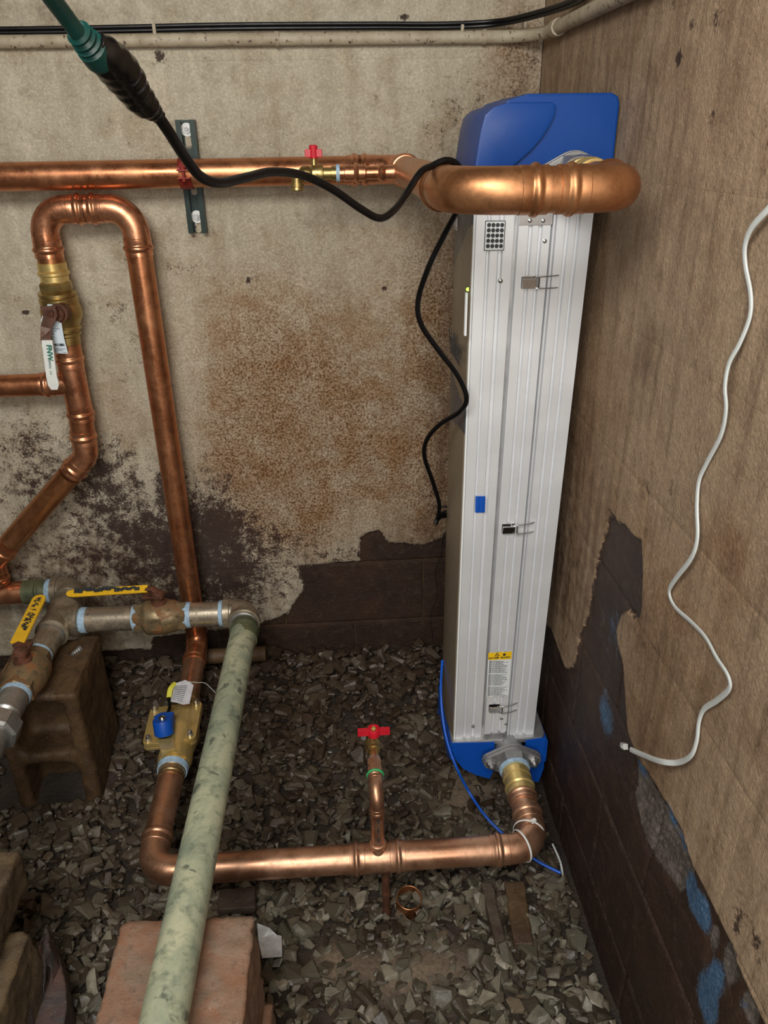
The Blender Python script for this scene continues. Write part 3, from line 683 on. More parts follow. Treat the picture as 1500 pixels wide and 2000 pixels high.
hc = P(730, 1428, y=yv+.082); hc = V3(hc.x, yv+.083, ze+.036)
hg = G(); hg.lathe(hc-V3(0, 0, .010), (0, 0, 1), [(0, .0125), (.016, .0135), (.018, .0125), (.0185, .010), (.013, .0095), (.013, .003)], 20)
for s_ in (-1, 1): hg.obox(hc+V3(s_*.0215, 0, -.001), (1, 0, 0), (0, 1, 0), (0, 0, 1), .0115, .0055, .006)
hg.out('handle', M_RED, dv)
G().lathe(hc+V3(0, 0, .002), (0, 0, 1), [(0, .0055), (.006, .0055), (.0065, .003), (.010, .003)], 6).out('nut', M_BRASSY, dv, smooth=False)

# ---------------------------------------------------------------- brass ball valve on the left leg
vt = thing('ball_valve', 'large brass ball valve with white lever below the inverted copper U', 'valve', (XLg, YP, 1.14))
G().lathe(V3(XLg, YP, 1.245), (0, 0, -1), [(0, r*1.0), (.001, .031), (.016, .031), (.017, .0295), (.021, .0345), (.026, .0345), (.029, .030), (.042, .030)], 28).out('press_end', M_BRASSY, vt, label='bright brass press end')
G().lathe(V3(XLg, YP, 1.205), (0, 0, -1), [(0, .031), (.004, .038), (.020, .038), (.024, .034)], 6, rot=.3).out('hex_collar', M_BRASS, vt, smooth=False)
G().lathe(V3(XLg, YP, 1.183), (0, 0, -1), [(0, .034), (.004, .042), (.010, .042), (.012, .039), (.016, .0425), (.026, .0425), (.028, .041), (.040, .045), (.056, .045), (.064, .041), (.074, .037), (.078, .034), (.082, .037), (.086, .037)], 32).out('valve_body', M_BRASS, vt)
G().lathe(V3(XLg, YP, 1.100), (0, 0, -1), [(0, .030), (.008, .030), (.011, .034), (.016, .034), (.019, .030), (.036, .030), (.037, r)], 28).out('press_end', M_BRASS, vt)
st = P(100, 612, y=1.728)
G().lathe(V3(st.x+.012, 1.765, st.z-.004), (-.18, -1, 0), [(0, .021), (.018, .021), (.019, .016), (.026, .016)], 20).out('stem_housing', M_RUST, vt, label='dark brown stem housing')
hn = V3(st.x, 1.735, st.z); Z = V3(0, 0, 1)
G().lathe(hn, (-.1, -1, 0), [(0, .0155), (.007, .0155)], 6).lathe(hn+V3(0, -.004, 0), (-.1, -1, 0), [(0, .008), (.010, .0075)], 12).out('nut', M_RUST, vt, smooth=False)
def ribbon(pix, hw, thick, y, mat, parent, name, **k):
    g = G(); pts = [P(u, v, y=yy) for (u, v), yy in zip(pix, y)]; V = []
    for i, p in enumerate(pts):
        d = (pts[min(i+1, len(pts)-1)]-pts[max(i-1, 0)]); s_ = V3(d.z, 0, -d.x).normalized()*(hw[i] if hasattr(hw, '__len__') else hw)
        V += [p-s_, p+s_, p+s_+V3(0, thick, 0), p-s_+V3(0, thick, 0)]
    n = len(pts); Fc = [(0, 1, 2, 3), tuple(4*(n-1)+q for q in (3, 2, 1, 0))]
    for i in range(n-1):
        for q in range(4): Fc.append((4*i+q, 4*i+(q+1) % 4, 4*i+4+(q+1) % 4, 4*i+4+q))
    g.add(V, Fc); return g.out(name, mat, parent, smooth=False, **k)
lev = ribbon([(93,598),(97,620),(90,640),(89,660),(91,672)], [.016, .014, .0115, .0115, .0115], .004, [1.727, 1.725, 1.722, 1.712, 1.708], M_RUST, vt, 'lever', bevel=.0008)
sl = ribbon([(91,665),(93,680),(100,735),(104,752),(106,762)], [.0118, .0118, .0118, .0125, .007], .007, [1.704, 1.702, 1.696, 1.695, 1.695], M_WHT, vt, 'lever_sleeve', bevel=.002, label='white plastic lever sleeve')
dn = (P(99, 730, y=1.699)-P(93, 680, y=1.699)).normalized(); rt_ = V3(dn.z, 0, -dn.x)*-1
if rt_.x < 0: rt_ = -rt_
text('FNW', .0155, P(96.5, 689, y=1.6985), dn, rt_, M_GRINK, sl, 'lettering', label='green lettering FNW', bold=.0004)
text('150WOG   CF8', .0062, P(97.5, 716, y=1.6965), dn, rt_, M_GRINK, sl, 'lettering', sx=.9, label='small green rating marks')
# tag
tg = G(); pix = [(93,594),(119,596),(119,625),(125,660),(133,691),(103,690),(90,660),(80,625)]
tagp = [P(u, v, y=1.7495-.00006*(v-594)) for u, v in pix]; tg.prism(tagp, (0, .0006, 0))
tag = tg.out('paper_tag', M_PAP, None, smooth=False, cat='tag', label='pale blue printed paper tag hanging behind the white lever of the brass valve')
lg = G(); rs = np.random.RandomState(3)
for (u0, v0, w_) in [(103,642,13),(103,646,7),(98,650,8),(98,653,9),(98,658,9),(98,662,6),(99,666,5),(101,672,5),(102,681,26),(101,684,22),(106,687,7),(122,688,8)]:
    a = P(u0, v0, y=1.7485-.00006*(v0-594)); b = P(u0+w_, v0+.4, y=1.7485-.00006*(v0-594)); lg.obox((a+b)/2, b-a, (0, 1, 0), (0, 0, 1), (b-a).length/2, .0002, .0004)
for i in range(22):
    u0 = 99+i*1.25
    if rs.rand() < .25: continue
    a = P(u0, 673.5, y=1.7435); lg.obox(a, (1, 0, 0), (0, 1, 0), (0, 0, 1), .0002+rs.rand()*.0005, .0002, .0028)
lg.out('printing', M_INK, tag, smooth=False)

# ---------------------------------------------------------------- strut channel and clamp
st = thing('strut_channel', 'dark green slotted strut channel bolted upright on the back wall', 'bracket', (-.304, 1.86, 1.30))
z0_, z1_ = 1.292, 1.522; xc = -.304; hw = .0205
g = G(); g.box((xc-hw, 1.855, z0_), (xc+hw, 1.8775, z1_)); g.f = []; g.v = []
g.box((xc-hw, 1.858, z0_), (xc-hw+.003, 1.8785, z1_)); g.box((xc+hw-.003, 1.858, z0_), (xc+hw, 1.8785, z1_))
g.box((xc-hw, 1.855, z0_), (xc-hw+.011, 1.858, z1_)); g.box((xc+hw-.011, 1.855, z0_), (xc+hw, 1.858, z1_))
g.box((xc-hw+.002, 1.8745, z0_), (xc+hw-.002, 1.8785, z1_)); g.out('channel', M_STRUT, st, smooth=False)
for zc in (1.479, 1.385, 1.305): 
    slot = G(); pts = [V3(xc+math.cos(a)*.0065, 1.8742, zc+math.sin(a)*.0065+(.007 if math.sin(a) > 0 else -.007)) for a in np.linspace(0, 2*math.pi, 20, endpoint=False)]
    slot.prism(pts, (0, -.0005, 0)).out('slot', M_COND, st, smooth=False, label='slot with the wall showing through')
for zc in (1.503, 1.326):
    w_ = G().lathe(V3(xc, 1.8738, zc), (0, -1, 0), [(0, .0135), (.002, .0135)], 24).out('washer', M_WHT, st, label='white washer', smooth=True)
    G().lathe(V3(xc, 1.872, zc), (0, -1, 0), [(0, .008), (.0055, .0075)], 6).lathe(V3(xc, 1.868, zc), (0, -1, 0), [(0, .005), (.004, .0035)], 12).out('bolt', M_ZINC, w_, smooth=False)
cl = thing('pipe_clamp', 'dark red two-piece pipe clamp holding the wall pipe to the strut', 'clamp', (xc, 1.80, ZU))
g = G()
for sg in (1, -1):
    for k in range(10):
        pass
    a0, a1 = (math.radians(14), math.radians(150)) if sg > 0 else (math.radians(-150), math.radians(-14))
    n = 16; V = []
    for k in range(n+1):
        a = a0+(a1-a0)*k/n; dy, dz = -math.cos(a), math.sin(a)
        for rr, xx in ((r+.0004, -.013), (r+.0004, .013), (r+.003, .013), (r+.003, -.013)): V.append(V3(xc+xx, 1.80+dy*rr, ZU+dz*rr))
    Fc = [(0, 1, 2, 3), tuple(4*n+q for q in (3, 2, 1, 0))]+[(4*i+q, 4*i+(q+1) % 4, 4*i+4+(q+1) % 4, 4*i+4+q) for i in range(n) for q in range(4)]
    g.add(V, Fc); g.box((xc-.013, 1.80-r-.016, ZU+sg*.0075-.0012), (xc+.013, 1.80-r+.001, ZU+sg*.0075+.0012))
g.out('clamp_band', M_CLAMP, cl, smooth=False)
G().lathe(V3(xc, 1.80-r-.009, ZU-.014), (0, 0, 1), [(0, .005), (.004, .005), (.0041, .003), (.022, .003), (.0221, .0055), (.027, .0055)], 10).out('screw', M_CLAMP, cl)
G().obox(V3(xc+.001, 1.80-r-.0035, ZU+.0175), (1, 0, 0), (0, .5, 1), (0, 1, -.5), .008, .006, .0012).out('screw_plate', M_CLAMP, cl, smooth=False)

# ---------------------------------------------------------------- conduit and cables near the ceiling
ZC = 1.6685; rc = .0125
t = thing('conduit', 'painted rust-spotted conduit along the top of the back wall, bending round the corner', 'conduit', (-.3, YW-rc, ZC))
ca, cb_, cc = V3(-1.34, YW-rc-.001, ZC), V3(XW-.002-rc, YW-rc-.001, ZC), V3(XW-rc-.002, -.3, ZC+.004)
pts, di, do, a_, c_ = arc(ca, cb_, cc, .10)
pp = [ca.lerp(a_, i/10) for i in range(10)]+pts+[c_.lerp(cc, i/10) for i in range(1, 11)]
G().sweep(pp, rc, 18).out('conduit_tube', M_COND, t)
for xk in (-.96, -.10, .335): G().lathe(V3(xk, YW-rc-.001, ZC), (1, 0, 0), [(0, rc+.0022), (.008, rc+.0022)], 16).out('strap', M_COND, t)
G().lathe(c_+V3(0, -.03, 0), (0, -1, 0), [(0, rc+.003), (.03, rc+.003)], 16).out('coupling', M_COND, t)
t = thing('black_cable', 'pair of thin black cables running on top of the painted conduit', 'cable', (-.3, YW-.008, ZC+.018))
pth = [V3(-1.34, YW-.008, ZC+.0165), V3(-.6, YW-.008, ZC+.0165), V3(-.2, YW-.008, ZC+.020), V3(.1, YW-.008, ZC+.0195), V3(.25, YW-.012, ZC+.018), V3(.36, YW-.03, ZC+.020), V3(.42, YW-.12, ZC+.023), V3(XW-.012, YW-.25, ZC+.026), V3(XW-.008, YW-.36, ZC+.034), V3(XW-.008, YW-.50, ZC+.06), V3(XW-.008, 1.1, ZC+.10)]
G().sweep(catmull(pth, 8), .0042, 10).out('cable', M_BLK, t)
G().sweep(catmull([p+V3(-.0, -.003, .0068) if i < 6 else p+V3(-.006, 0, .006) for i, p in enumerate(pth)], 8), .0038, 10).out('cable', M_BLK, t)
for xk in (-.345, .292, .425):
    G().obox(V3(xk, YW-.012, ZC+.017), (1, 0, 0), (0, 1, 0), (0, 0, 1), .0035, .008, .012).out('cable_clip', M_COND, t, smooth=False, bevel=.002, label='pale clip')

# ---------------------------------------------------------------- beige steel pipe assembly with yellow levers
R2 = .0318; XT = -.732; YT = 1.655; ZS = .395; XE = -.262
t = thing('steel_pipe', 'beige steel pipe assembly with tee, elbows and blue taped threads in front of the wall', 'pipe', (XT, YT, ZS-.04))
def band(parent, p, d, L=.012, rr=R2*1.03, mat=None):
    return G().lathe(p, d, [(0, rr*.98), (.0008, rr*1.01), (L*.5, rr*1.03), (L, rr*.99)], 24).out('thread_tape', mat or M_TAPE, parent, label='pale blue thread tape')
FT = [(.028, .036), (.036, .0395), (.054, .0405), (.056, .036)]
g = G(); g.lathe(V3(XT, YT, ZS), (1, 0, 0), [(-.02, .030), (0, .036)]+FT, 28); g.lathe(V3(XT, YT, ZS), (0, -1, 0), [(-.055, .037), (-.054, .0405), (-.036, .0395), (-.028, .036)]+FT, 28)
g.out('tee', M_STFIT, t)
X1 = XT+.052
pipe(t, V3(X1, YT, ZS), V3(-.536, YT, ZS), R2, M_STEEL); band(t, V3(X1+.004, YT, ZS), (1, 0, 0), .017); 
XV = -.475
band(t, V3(XV-.070, YT, ZS), (1, 0, 0), .016)
pipe(t, V3(XV+.05, YT, ZS), V3(XE-.03, YT, ZS), R2, M_STEEL, label='short nipple with rust spots'); band(t, V3(XV+.058, YT, ZS), (1, 0, 0), .018); band(t, V3(XE-.066, YT, ZS), (1, 0, 0), .013)
EL0 = V3(XE, YT, ZS); 
pts, di, do, a_, c_ = arc(V3(XT, YT, ZS), EL0, V3(XE+.005, 1.0, ZS), .034)
path = [a_-di*.022, a_-di*.020, a_-di*.005, a_-di*.003]+pts+[c_+do*.003, c_+do*.005, c_+do*.016, c_+do*.018]; rad = [.036, .040, .040, .037]+[.037]*len(pts)+[.037, .0405, .0405, .036]
G().sweep(path, rad, 28).out('elbow', M_STFIT, t)
G().lathe(c_+do*.019, do, [(0, R2*1.0), (.001, R2*1.13), (.004, R2*1.13), (.006, R2)], 28).out('thread_tape', M_GALV, t, label='ragged grey thread tape')
# run towards the room
pipe(t, V3(XT, YT-.05, ZS), V3(XT-.004, YT-.17, ZS), R2, M_STEEL); band(t, V3(XT, YT-.054, ZS), (0, -1, 0), .014, mat=M_GALV)
YV2 = 1.44
band(t, V3(XT-.004, YV2+.078, ZS), (0, -1, 0), .008)
pipe(t, V3(XT-.004, YV2-.05, ZS), V3(XT-.004, 1.30, ZS), R2, M_GALV); band(t, V3(XT-.004, YV2-.062, ZS), (0, -1, 0), .015)
gg = G(); gg.lathe(V3(XT-.004, 1.305, ZS), (0, -1, 0), [(0, R2*1.06)]+[(.002*i+.001, R2*(1.06 if i % 2 else 1.0)) for i in range(10)], 24); gg.out('thread', M_GALV, t)
G().lathe(V3(XT-.004, 1.285, ZS), (0, -1, 0), [(0, .040), (.003, .047), (.040, .047), (.044, .040)], 8).out('union_nut', M_GALV, t, smooth=False, label='grey octagonal union nut')
pipe(t, V3(XT-.004, 1.25, ZS), V3(XT-.004, 1.05, ZS), .034, M_GALV)
# back elbow and the run to the left
pts, di, do, a_, c_ = arc(V3(XT, YT, ZS), V3(XT-.004, 1.805, ZS), V3(-1.3, 1.805, ZS), .036)
path = [a_-di*.02, a_-di*.018, a_-di*.004, a_-di*.002]+pts+[c_+do*.003, c_+do*.005, c_+do*.020, c_+do*.022]; rad = [.036, .040, .040, .037]+[.037]*len(pts)+[.037, .0405, .0405, .036]
pipe(t, V3(XT, YT+.04, ZS), V3(XT, 1.76, ZS), R2, M_STEEL)
G().sweep(path, rad, 28).out('elbow', M_STFIT, t); xq = c_.x-.02
band(t, V3(xq, 1.805, ZS), (-1, 0, 0), .016)
G().lathe(V3(xq-.012, 1.805, ZS), (-1, 0, 0), [(0, .031), (.02, .032), (.022, .034), (.026, .036), (.03, .034), (.032, .032), (.065, .032), (.066, .03)], 28).out('adapter', M_DGREEN, t, label='dark green tarnished adapter')
pipe(t, V3(xq-.07, 1.805, ZS), V3(-1.34, 1.805, ZS), .031, M_COPF, label='copper end running off to the left')
# valves
def yellow_valve(c, d, label, lev_dir, lab2):
    c = Vector(c); d = Vector(d).normalized()
    v = thing('ball_valve', label, 'valve', c-V3(0, 0, .045), )
    G().lathe(c, d, [(-.066, .034), (-.064, .038), (-.038, .038), (-.036, .034)], 6).out('hex_end', M_RBR, v, smooth=False); G().lathe(c, d, [(.040, .034), (.042, .038), (.064, .038), (.066, .034)], 6).out('hex_end', M_RBR, v, smooth=False)
    G().lathe(c, d, [(-.045, .035), (-.036, .044), (-.030, .046), (.012, .046), (.020, .043), (.034, .041), (.042, .037), (.05, .034)], 28).out('valve_body', M_RBR, v)
    s_ = d.cross(V3(0, 0, 1)); s_ = s_ if s_.dot(-_y) >= 0 else -s_
    G().obox(c-d*.008+s_*.0455+V3(0, 0, .004), d, (0, 0, 1), s_, .017, .017, .0015).out('cast_panel', M_RBR, v, smooth=False, bevel=.001)
    G().lathe(c+V3(0, 0, .035), (0, 0, 1), [(0, .022), (.012, .020), (.014, .014), (.026, .014), (.027, .017), (.036, .015), (.040, .009)], 14).out('stem', M_RUST, v, label='rusted stem and nut')
    L = Vector(lev_dir).normalized(); zl = c.z+.066; W = L.cross(V3(0, 0, 1))
    p = [c+V3(0, 0, .064)-L*.012, c+V3(0, 0, .066)+L*.02, c+V3(0, 0, .072)+L*.034]
    g = G(); a = c+V3(0, 0, .064); g.obox(a+L*.010, L, W, (0, 0, 1), .026, .0155, .003); g.out('lever', M_RUST, v, smooth=False, bevel=.001, label='rusted lever root')
    return v, L, W, a
_y = V3(0, 1, 0)
def sleeve(v, A, B, W, hw, name='lever_sleeve', marks=True, up=V3(0, 0, 1)):
    L = (B-A).normalized(); Wd = W.normalized(); N = L.cross(Wd).normalized(); N = N if N.dot(up) > 0 else -N
    pts = []
    for tt, ss in ((0, -1), (.92, -1), (.98, -.7), (1, -.2), (1, .2), (.98, .7), (.92, 1), (0, 1)): pts.append(A.lerp(B, tt)+Wd*ss*hw-N*.003)
    o = G().prism(pts, N*.006).out(name, M_YEL, v, smooth=False, bevel=.0012, label='yellow plastic lever sleeve')
    if marks:
        g = G(); rs = np.random.RandomState(4); n = 120
        for i in range(n):
            tt = rs.choice([rs.uniform(.24, .60), rs.uniform(.62, .93)], p=[.75, .25]); ss = rs.uniform(-.45, .5)
            c = A.lerp(B, tt)+Wd*ss*hw+N*.0034; g.obox(c, Wd.lerp(L, rs.uniform(-.3, .3)), L, N, rs.uniform(.0012, .0035), rs.uniform(.0006, .0018), .0003)
        g.out('worn_printing', M_INK, o, smooth=False)
    return o, N
v1, L, W, a = yellow_valve((XV, YT, ZS), (1, 0, 0), 'rusted brass ball valve with yellow lever on the horizontal beige pipe', (-1, .12, 0), '')
A = P(288, 1150, y=1.665); B = P(130, 1160, y=1.70)
o, N = sleeve(v1, A, B, V3(0, .80, .62), .010, marks=False)
g = G(); rs = np.random.RandomState(9)
for i in range(16):
    tt = .12+.05*i; c = A.lerp(B, tt); g.obox(c+V3(0, -.003, .0052)+V3(0, .80, .62)*rs.uniform(-.001, .006), B-A, V3(0, .80, .62), V3(0, -.62, .8), .0065, rs.uniform(.003, .006), .0004)
g.out('black_grime', M_INK, o, smooth=False)
G().sweep([A.lerp(B, .02), A+V3(.012, 0, .002), V3(XV+.008, YT, ZS+.066)], [.010, .010, .012], 8, flat=.35).out('lever_neck', M_RUST, v1)
v2, L, W, a = yellow_valve((XT-.004, YV2, ZS), (0, -1, 0), 'rusted brass ball valve with yellow lever on the pipe coming toward the room', (0, 1, 0), '')
A = P(34, 1256, z=.462); B = P(80, 1163, z=.478)
sleeve(v2, A, B, V3(1, -.12, 0), .0165)
G().sweep([A, V3(XT-.004, YV2+.01, ZS+.066)], [.0125, .014], 8, flat=.3).out('lever_neck', M_RUST, v2)
# green pipe
GA = c_green = V3(XE+.002, YT-.056, ZS); GB = P(322, 2000, z=.445); dG = (GB-P(473, 1285, z=ZS)).normalized()
t = thing('green_pipe', 'long pale green patinated pipe sloping from the beige elbow to the foreground block', 'pipe', (GA.x, 1.0, .40))
G1 = P(473, 1285, z=ZS+.002)
G().lathe(V3(XE+.003, YT-.05, ZS), (G1-V3(XE+.003, YT-.05, ZS)), [(0, .030), (.012, .032), (.03, .031), (.031, .0345), (.037, .037), (.043, .0345), (.046, .033), (.075, .033), (.076, .031)], 28).out('adapter', M_DGREEN, t, label='dark green press adapter')
S0 = V3(XE+.004, YT-.09, ZS+.001); E1 = GB+dG*.27
n = 26; G().sweep([S0.lerp(E1, i/n) for i in range(n+1)], R2, 32).out('pipe', M_GREEN, t)

# ---------------------------------------------------------------- solenoid valve
sv = thing('solenoid_valve', 'golden brass solenoid valve with square bonnet and blue coil in the low copper line', 'valve', (XLo, 1.44, .15))
yc = 1.44; zc = .19
G().lathe(V3(XLo, 1.335, .187), (0, 1, .02), [(0, .031), (.002, .034), (.022, .034), (.024, .030)], 6).out('hex_end', M_BRASSY, sv, smooth=False)
G().lathe(V3(XLo, 1.325, .187), (0, 1, .02), [(0, r), (.001, .034), (.016, .036), (.017, .030)], 24).out('thread_tape', M_TAPE, sv, label='pale blue thread tape')
G().lathe(V3(XLo, 1.35, .188), (0, 1, .02), [(0, .036), (.01, .040), (.04, .038), (.09, .045), (.13, .040), (.17, .036), (.175, .033)], 24).out('valve_body', M_BRASSY, sv)
G().lathe(V3(XLo-.003, 1.53, .193), (0, 1, .02), [(0, .034), (.015, .034), (.016, .030), (.02, .034), (.026, .034), (.028, .030), (.045, .030), (.046, r)], 24).out('bronze_adapter', M_BRZ, sv)
zp = .222
cn = [P(u, v, z=zp) for u, v in [(303, 1388), (384, 1376), (372, 1436), (290, 1446)]]
ctr = sum(cn, V3(0, 0, 0))/4
rp = []
for i, c in enumerate(cn):
    d0 = (cn[i-1]-c).normalized(); d1 = (cn[(i+1) % 4]-c).normalized(); o_ = -(d0+d1).normalized()
    a0 = math.atan2(o_.y, o_.x)
    for k in range(-3, 4): a = a0-k*.26 if False else a0+k*.26*(-1); rp.append(c+V3(math.cos(a), math.sin(a), 0)*.013)
rp2 = rp
hull = G().prism([p+V3(0, 0, -.020) for p in rp2], (0, 0, .008)); hull.out('lower_flange', M_BRASSY, sv, smooth=False, bevel=.0012)
G().prism([p+V3(0, 0, -.010) for p in rp2], (0, 0, .010)).out('bonnet', M_BRASSY, sv, smooth=False, bevel=.0015)
G().prism([ctr.lerp(c, .62)+V3(.006, .004, 0) for c in cn], (0, 0, .008)).out('raised_panel', M_BRASSY, sv, smooth=False, bevel=.003)
for c in cn: G().lathe(c, (0, 0, 1), [(0, .0075), (.006, .0075), (.0062, .0055), (.014, .005), (.016, .002)], 10).out('bolt', M_ZINC, sv)
cbp = P(324, 1450, z=.235)
G().prism([P(308, 1444, z=.232), P(338, 1440, z=.232), P(344, 1463, z=.232), P(313, 1467, z=.232)], (0, 0, -.03)).out('coil_boss', M_BRASSY, sv, smooth=False, bevel=.002)
cc_ = P(319, 1408, z=.268); 
cx = P(321, 1432, z=.236)
ax = V3(-.05, .30, 1).normalized()
base = cx+V3(.0, -.001, 0)
coil = G().lathe(base, ax, [(0, .0215), (.001, .0225), (.034, .0225), (.036, .0215)], 24)
coil.out('coil', M_BLUEP, sv, label='blue plastic coil')
tp = base+ax*.036
G().prism([tp+V3(-.020, .002, -.001), tp+V3(.020, .004, -.002), tp+V3(.020, .034, -.008), tp+V3(-.010, .034, -.008), tp+V3(-.023, .018, -.004)], -ax*.028).out('coil_block', M_BLUEP, sv, smooth=False, bevel=.0015)
G().lathe(tp, ax, [(0, .0085), (.004, .0080), (.008, .0045), (.010, .002)], 14).out('coil_nut', M_CHR, sv)
text('~', .016, tp+V3(.002, -.011, .0002), (1, 0, 0), (0, 1, -.3), M_WHT, sv, 'coil_mark', label='white printed mark')
G().sweep(catmull([tp+V3(.002, .022, -.012), P(331, 1384, z=.245), P(331, 1372, z=.26), P(330, 1362, z=.275)], 6), .0042, 10).out('lead', M_BLK, sv, label='black coil lead')
G().sweep(catmull([P(330, 1362, z=.275), P(333, 1345, z=.285), P(342, 1334, z=.285)], 6), .0062, 10, flat=.4).out('lead_flag', M_YTAG, sv, label='yellow flag')
tg = G(); pix = [(338,1336),(362,1328),(372,1333),(378,1338),(370,1374),(358,1376),(345,1372),(333,1370)]; zz = [.285,.292,.29,.285,.262,.262,.266,.264]
nT = [P(u, v, z=z_) for (u, v), z_ in zip(pix, zz)]
tag2 = tg.prism(nT, (0, 0, -.0008)).out('paper_tag', M_PAPG, None, smooth=False, cat='tag', label='crumpled grey printed tag on the lead of the solenoid valve')
lg = G()
for i in range(9):
    a = nT[7].lerp(nT[0], .12+.09*i)+V3(.003, 0, .001); b = nT[5].lerp(nT[2], .12+.09*i)+V3(-.002, 0, .001); lg.obox((a+b)/2+V3(0, -.0012, .0012), b-a, V3(0, 1, .8), V3(0, -.8, 1), (b-a).length*.44, .0005, .0002)
lg.out('printing', M_INK, tag2, smooth=False)

# ---------------------------------------------------------------- the UV treatment unit
YS = 1.35; YB = 1.54; ZB = .213; ZTt = 1.42
def xl_(z): return .2375+.0045*(z-ZB)/(1.15)
def xr_(z): return .4275+.0195*(z-ZB)/(1.15)
U = thing('water_treatment_unit', 'tall ribbed aluminium water treatment unit with a blue cap standing in the corner', 'appliance', (.34, 1.44, .14))
prof = [(0, .006), (.008, 0), (.10, 0), (.112, .0045), (.125, .0045), (.135, .001), (.20, .001), (.212, .005), (.235, .005), (.245, .001), (.325, .001), (.335, .009), (.352, .009), (.362, -.001), (.445, -.001), (.458, .0035), (.472, .0035), (.482, 0), (.53, 0), (.542, .0045), (.556, .0045), (.566, 0), (.632, 0), (.638, .007), (.646, .007), (.650, -.001), (.664, -.001), (.668, .005), (.678, .005), (.684, 0), (.755, 0), (.768, .005), (.785, .005), (.795, .001), (.845, .001), (.857, .0055), (.872, .0055), (.884, .001), (.985, .001), (1.0, .009)]
def side(f0, f1, z0, z1, name, dy=0.):
    pr = [p for p in prof if f0-1e-6 <= p[0] <= f1+1e-6]; g = G(); V = []
    for z in (z0, z1):
        for f, d in pr: V.append(V3(xl_(z)+(xr_(z)-xl_(z))*f, YS+d*1.35+dy, z))
        for f, d in reversed(pr): V.append(V3(xl_(z)+(xr_(z)-xl_(z))*f, YS+.02, z))
    n = len(pr)*2; g.add(V, [tuple(range(n))[::-1], tuple(range(n, 2*n))]+[(i, (i+1) % n, (i+1) % n+n, i+n) for i in range(n)])
    return g.out(name, M_ALU, U, smooth=True, angle=50)
side(0, .352, ZB, ZTt, 'side_panel'); side(.650, 1, ZB, ZTt, 'side_panel')
door = side(.362, .646, ZB+.012, ZTt, 'access_door', -.001)
g = G(); g.v = []
V = [V3(xl_(z)+(xr_(z)-xl_(z))*f, y, z) for z in (ZB, ZTt) for f, y in ((0.004, YS+.012), (.996, YS+.012), (.996, YB), (.004, YB))]
G().add(V, [(0,3,2,1),(4,5,6,7),(0,1,5,4),(1,2,6,5),(2,3,7,6),(3,0,4,7)]).out('housing', M_ALUD, U, smooth=False)
# front cover (faces the room's left side), slate with a taupe wave
_vs = np.arange(400, 1460, 5.); _zs = np.array([P(900, v, x=.229).z for v in _vs]); vof = lambda z: float(np.interp(-z, -_zs, _vs))
nz, nv = 200, 34; V = []; Fc = []; mi = []
for j in range(nz+1):
    z = ZB-.005+(ZTt-ZB+.005)*j/nz
    for i in range(nv+1):
        s_ = i/nv; y = YS+.004+(YB+.006-YS-.004)*s_; V.append(V3(xl_(z)-.004-.007*math.sin(math.pi*min(1, s_*1.0)), y, z))
cover_o = V3(0, 0, 0)
for j in range(nz):
    z = ZB+(ZTt-ZB)*(j+.5)/nz
    for i in range(nv):
        s_ = (i+.5)/nv; Fc.append((j*(nv+1)+i, j*(nv+1)+i+1, (j+1)*(nv+1)+i+1, (j+1)*(nv+1)+i))
        vv = vof(z)
        if vv < 590: taupe = s_ < np.interp(vv, [425, 440, 480, 530, 565], [-.1, .12, .35, .75, 1.05])
        elif vv < 845: taupe = vv < np.interp(s_, [0, 1], [795, 735])
        else: taupe = s_ < np.interp(vv, [845, 862, 885, 915], [.15, .65, .8, 1.05])
        mi.append(1 if taupe else 0)
cv = mesh('front_cover', V, Fc, M_DKG, U, True); cv.data.materials.append(M_TAUPE)
cv.data.polygons.foreach_set('material_index', mi)
sol = cv.modifiers.new('thick', 'SOLIDIFY'); sol.thickness = .003; sol.offset = -1
xf = .2275
G().lathe(P(915, 565, x=.2285), (-1, 0, 0), [(0, .0032), (.003, .0025), (.004, .001)], 12).out('indicator_light', M_LED, U, label='green indicator light')
pa = P(911, 572, x=.2275); pb = P(908, 655, x=.2275)
G().box((.226, pa.y-.003, pb.z), (.2295, pa.y+.001, pa.z)).box((.226, pa.y+.004, pb.z), (.2295, pa.y+.006, pa.z)).out('display_slot', M_LABEL, U, smooth=False, label='bright vertical slot trim')
text('Hallett', .062, V3(.2262, 1.445, P(903, 703, x=.2265).z), (0, -1, 0), (0, 0, 1), M_INK, U, label='dark lettering Hallett', sx=.78, bold=.0012)
g = G(); zq = P(900, 437, x=.2265).z
for k in range(3): g.box((.2266, 1.475-.012*k, zq-.011), (.2270, 1.4795-.012*k, zq+.011))
g.box((.2266, 1.463, zq-.015), (.2270, 1.472, zq-.012)); g.box((.2266, 1.451, zq-.016), (.2270, 1.458, zq-.013)); g.out('pale_marks', M_ALUD, U, smooth=False, label='small pale worn marks')
V = []
for z in (ZB, ZTt): V += [V3(xl_(z)-.0030, YS-.001, z), V3(xl_(z)+.0005, YS-.001, z), V3(xl_(z)+.0005, YS+.003, z), V3(xl_(z)-.0030, YS+.003, z)]
G().add(V, [(0,3,2,1),(4,5,6,7),(0,1,5,4),(1,2,6,5),(2,3,7,6),(3,0,4,7)]).out('edge_trim', M_LABEL, U, smooth=False, label='thin pale edge trim')
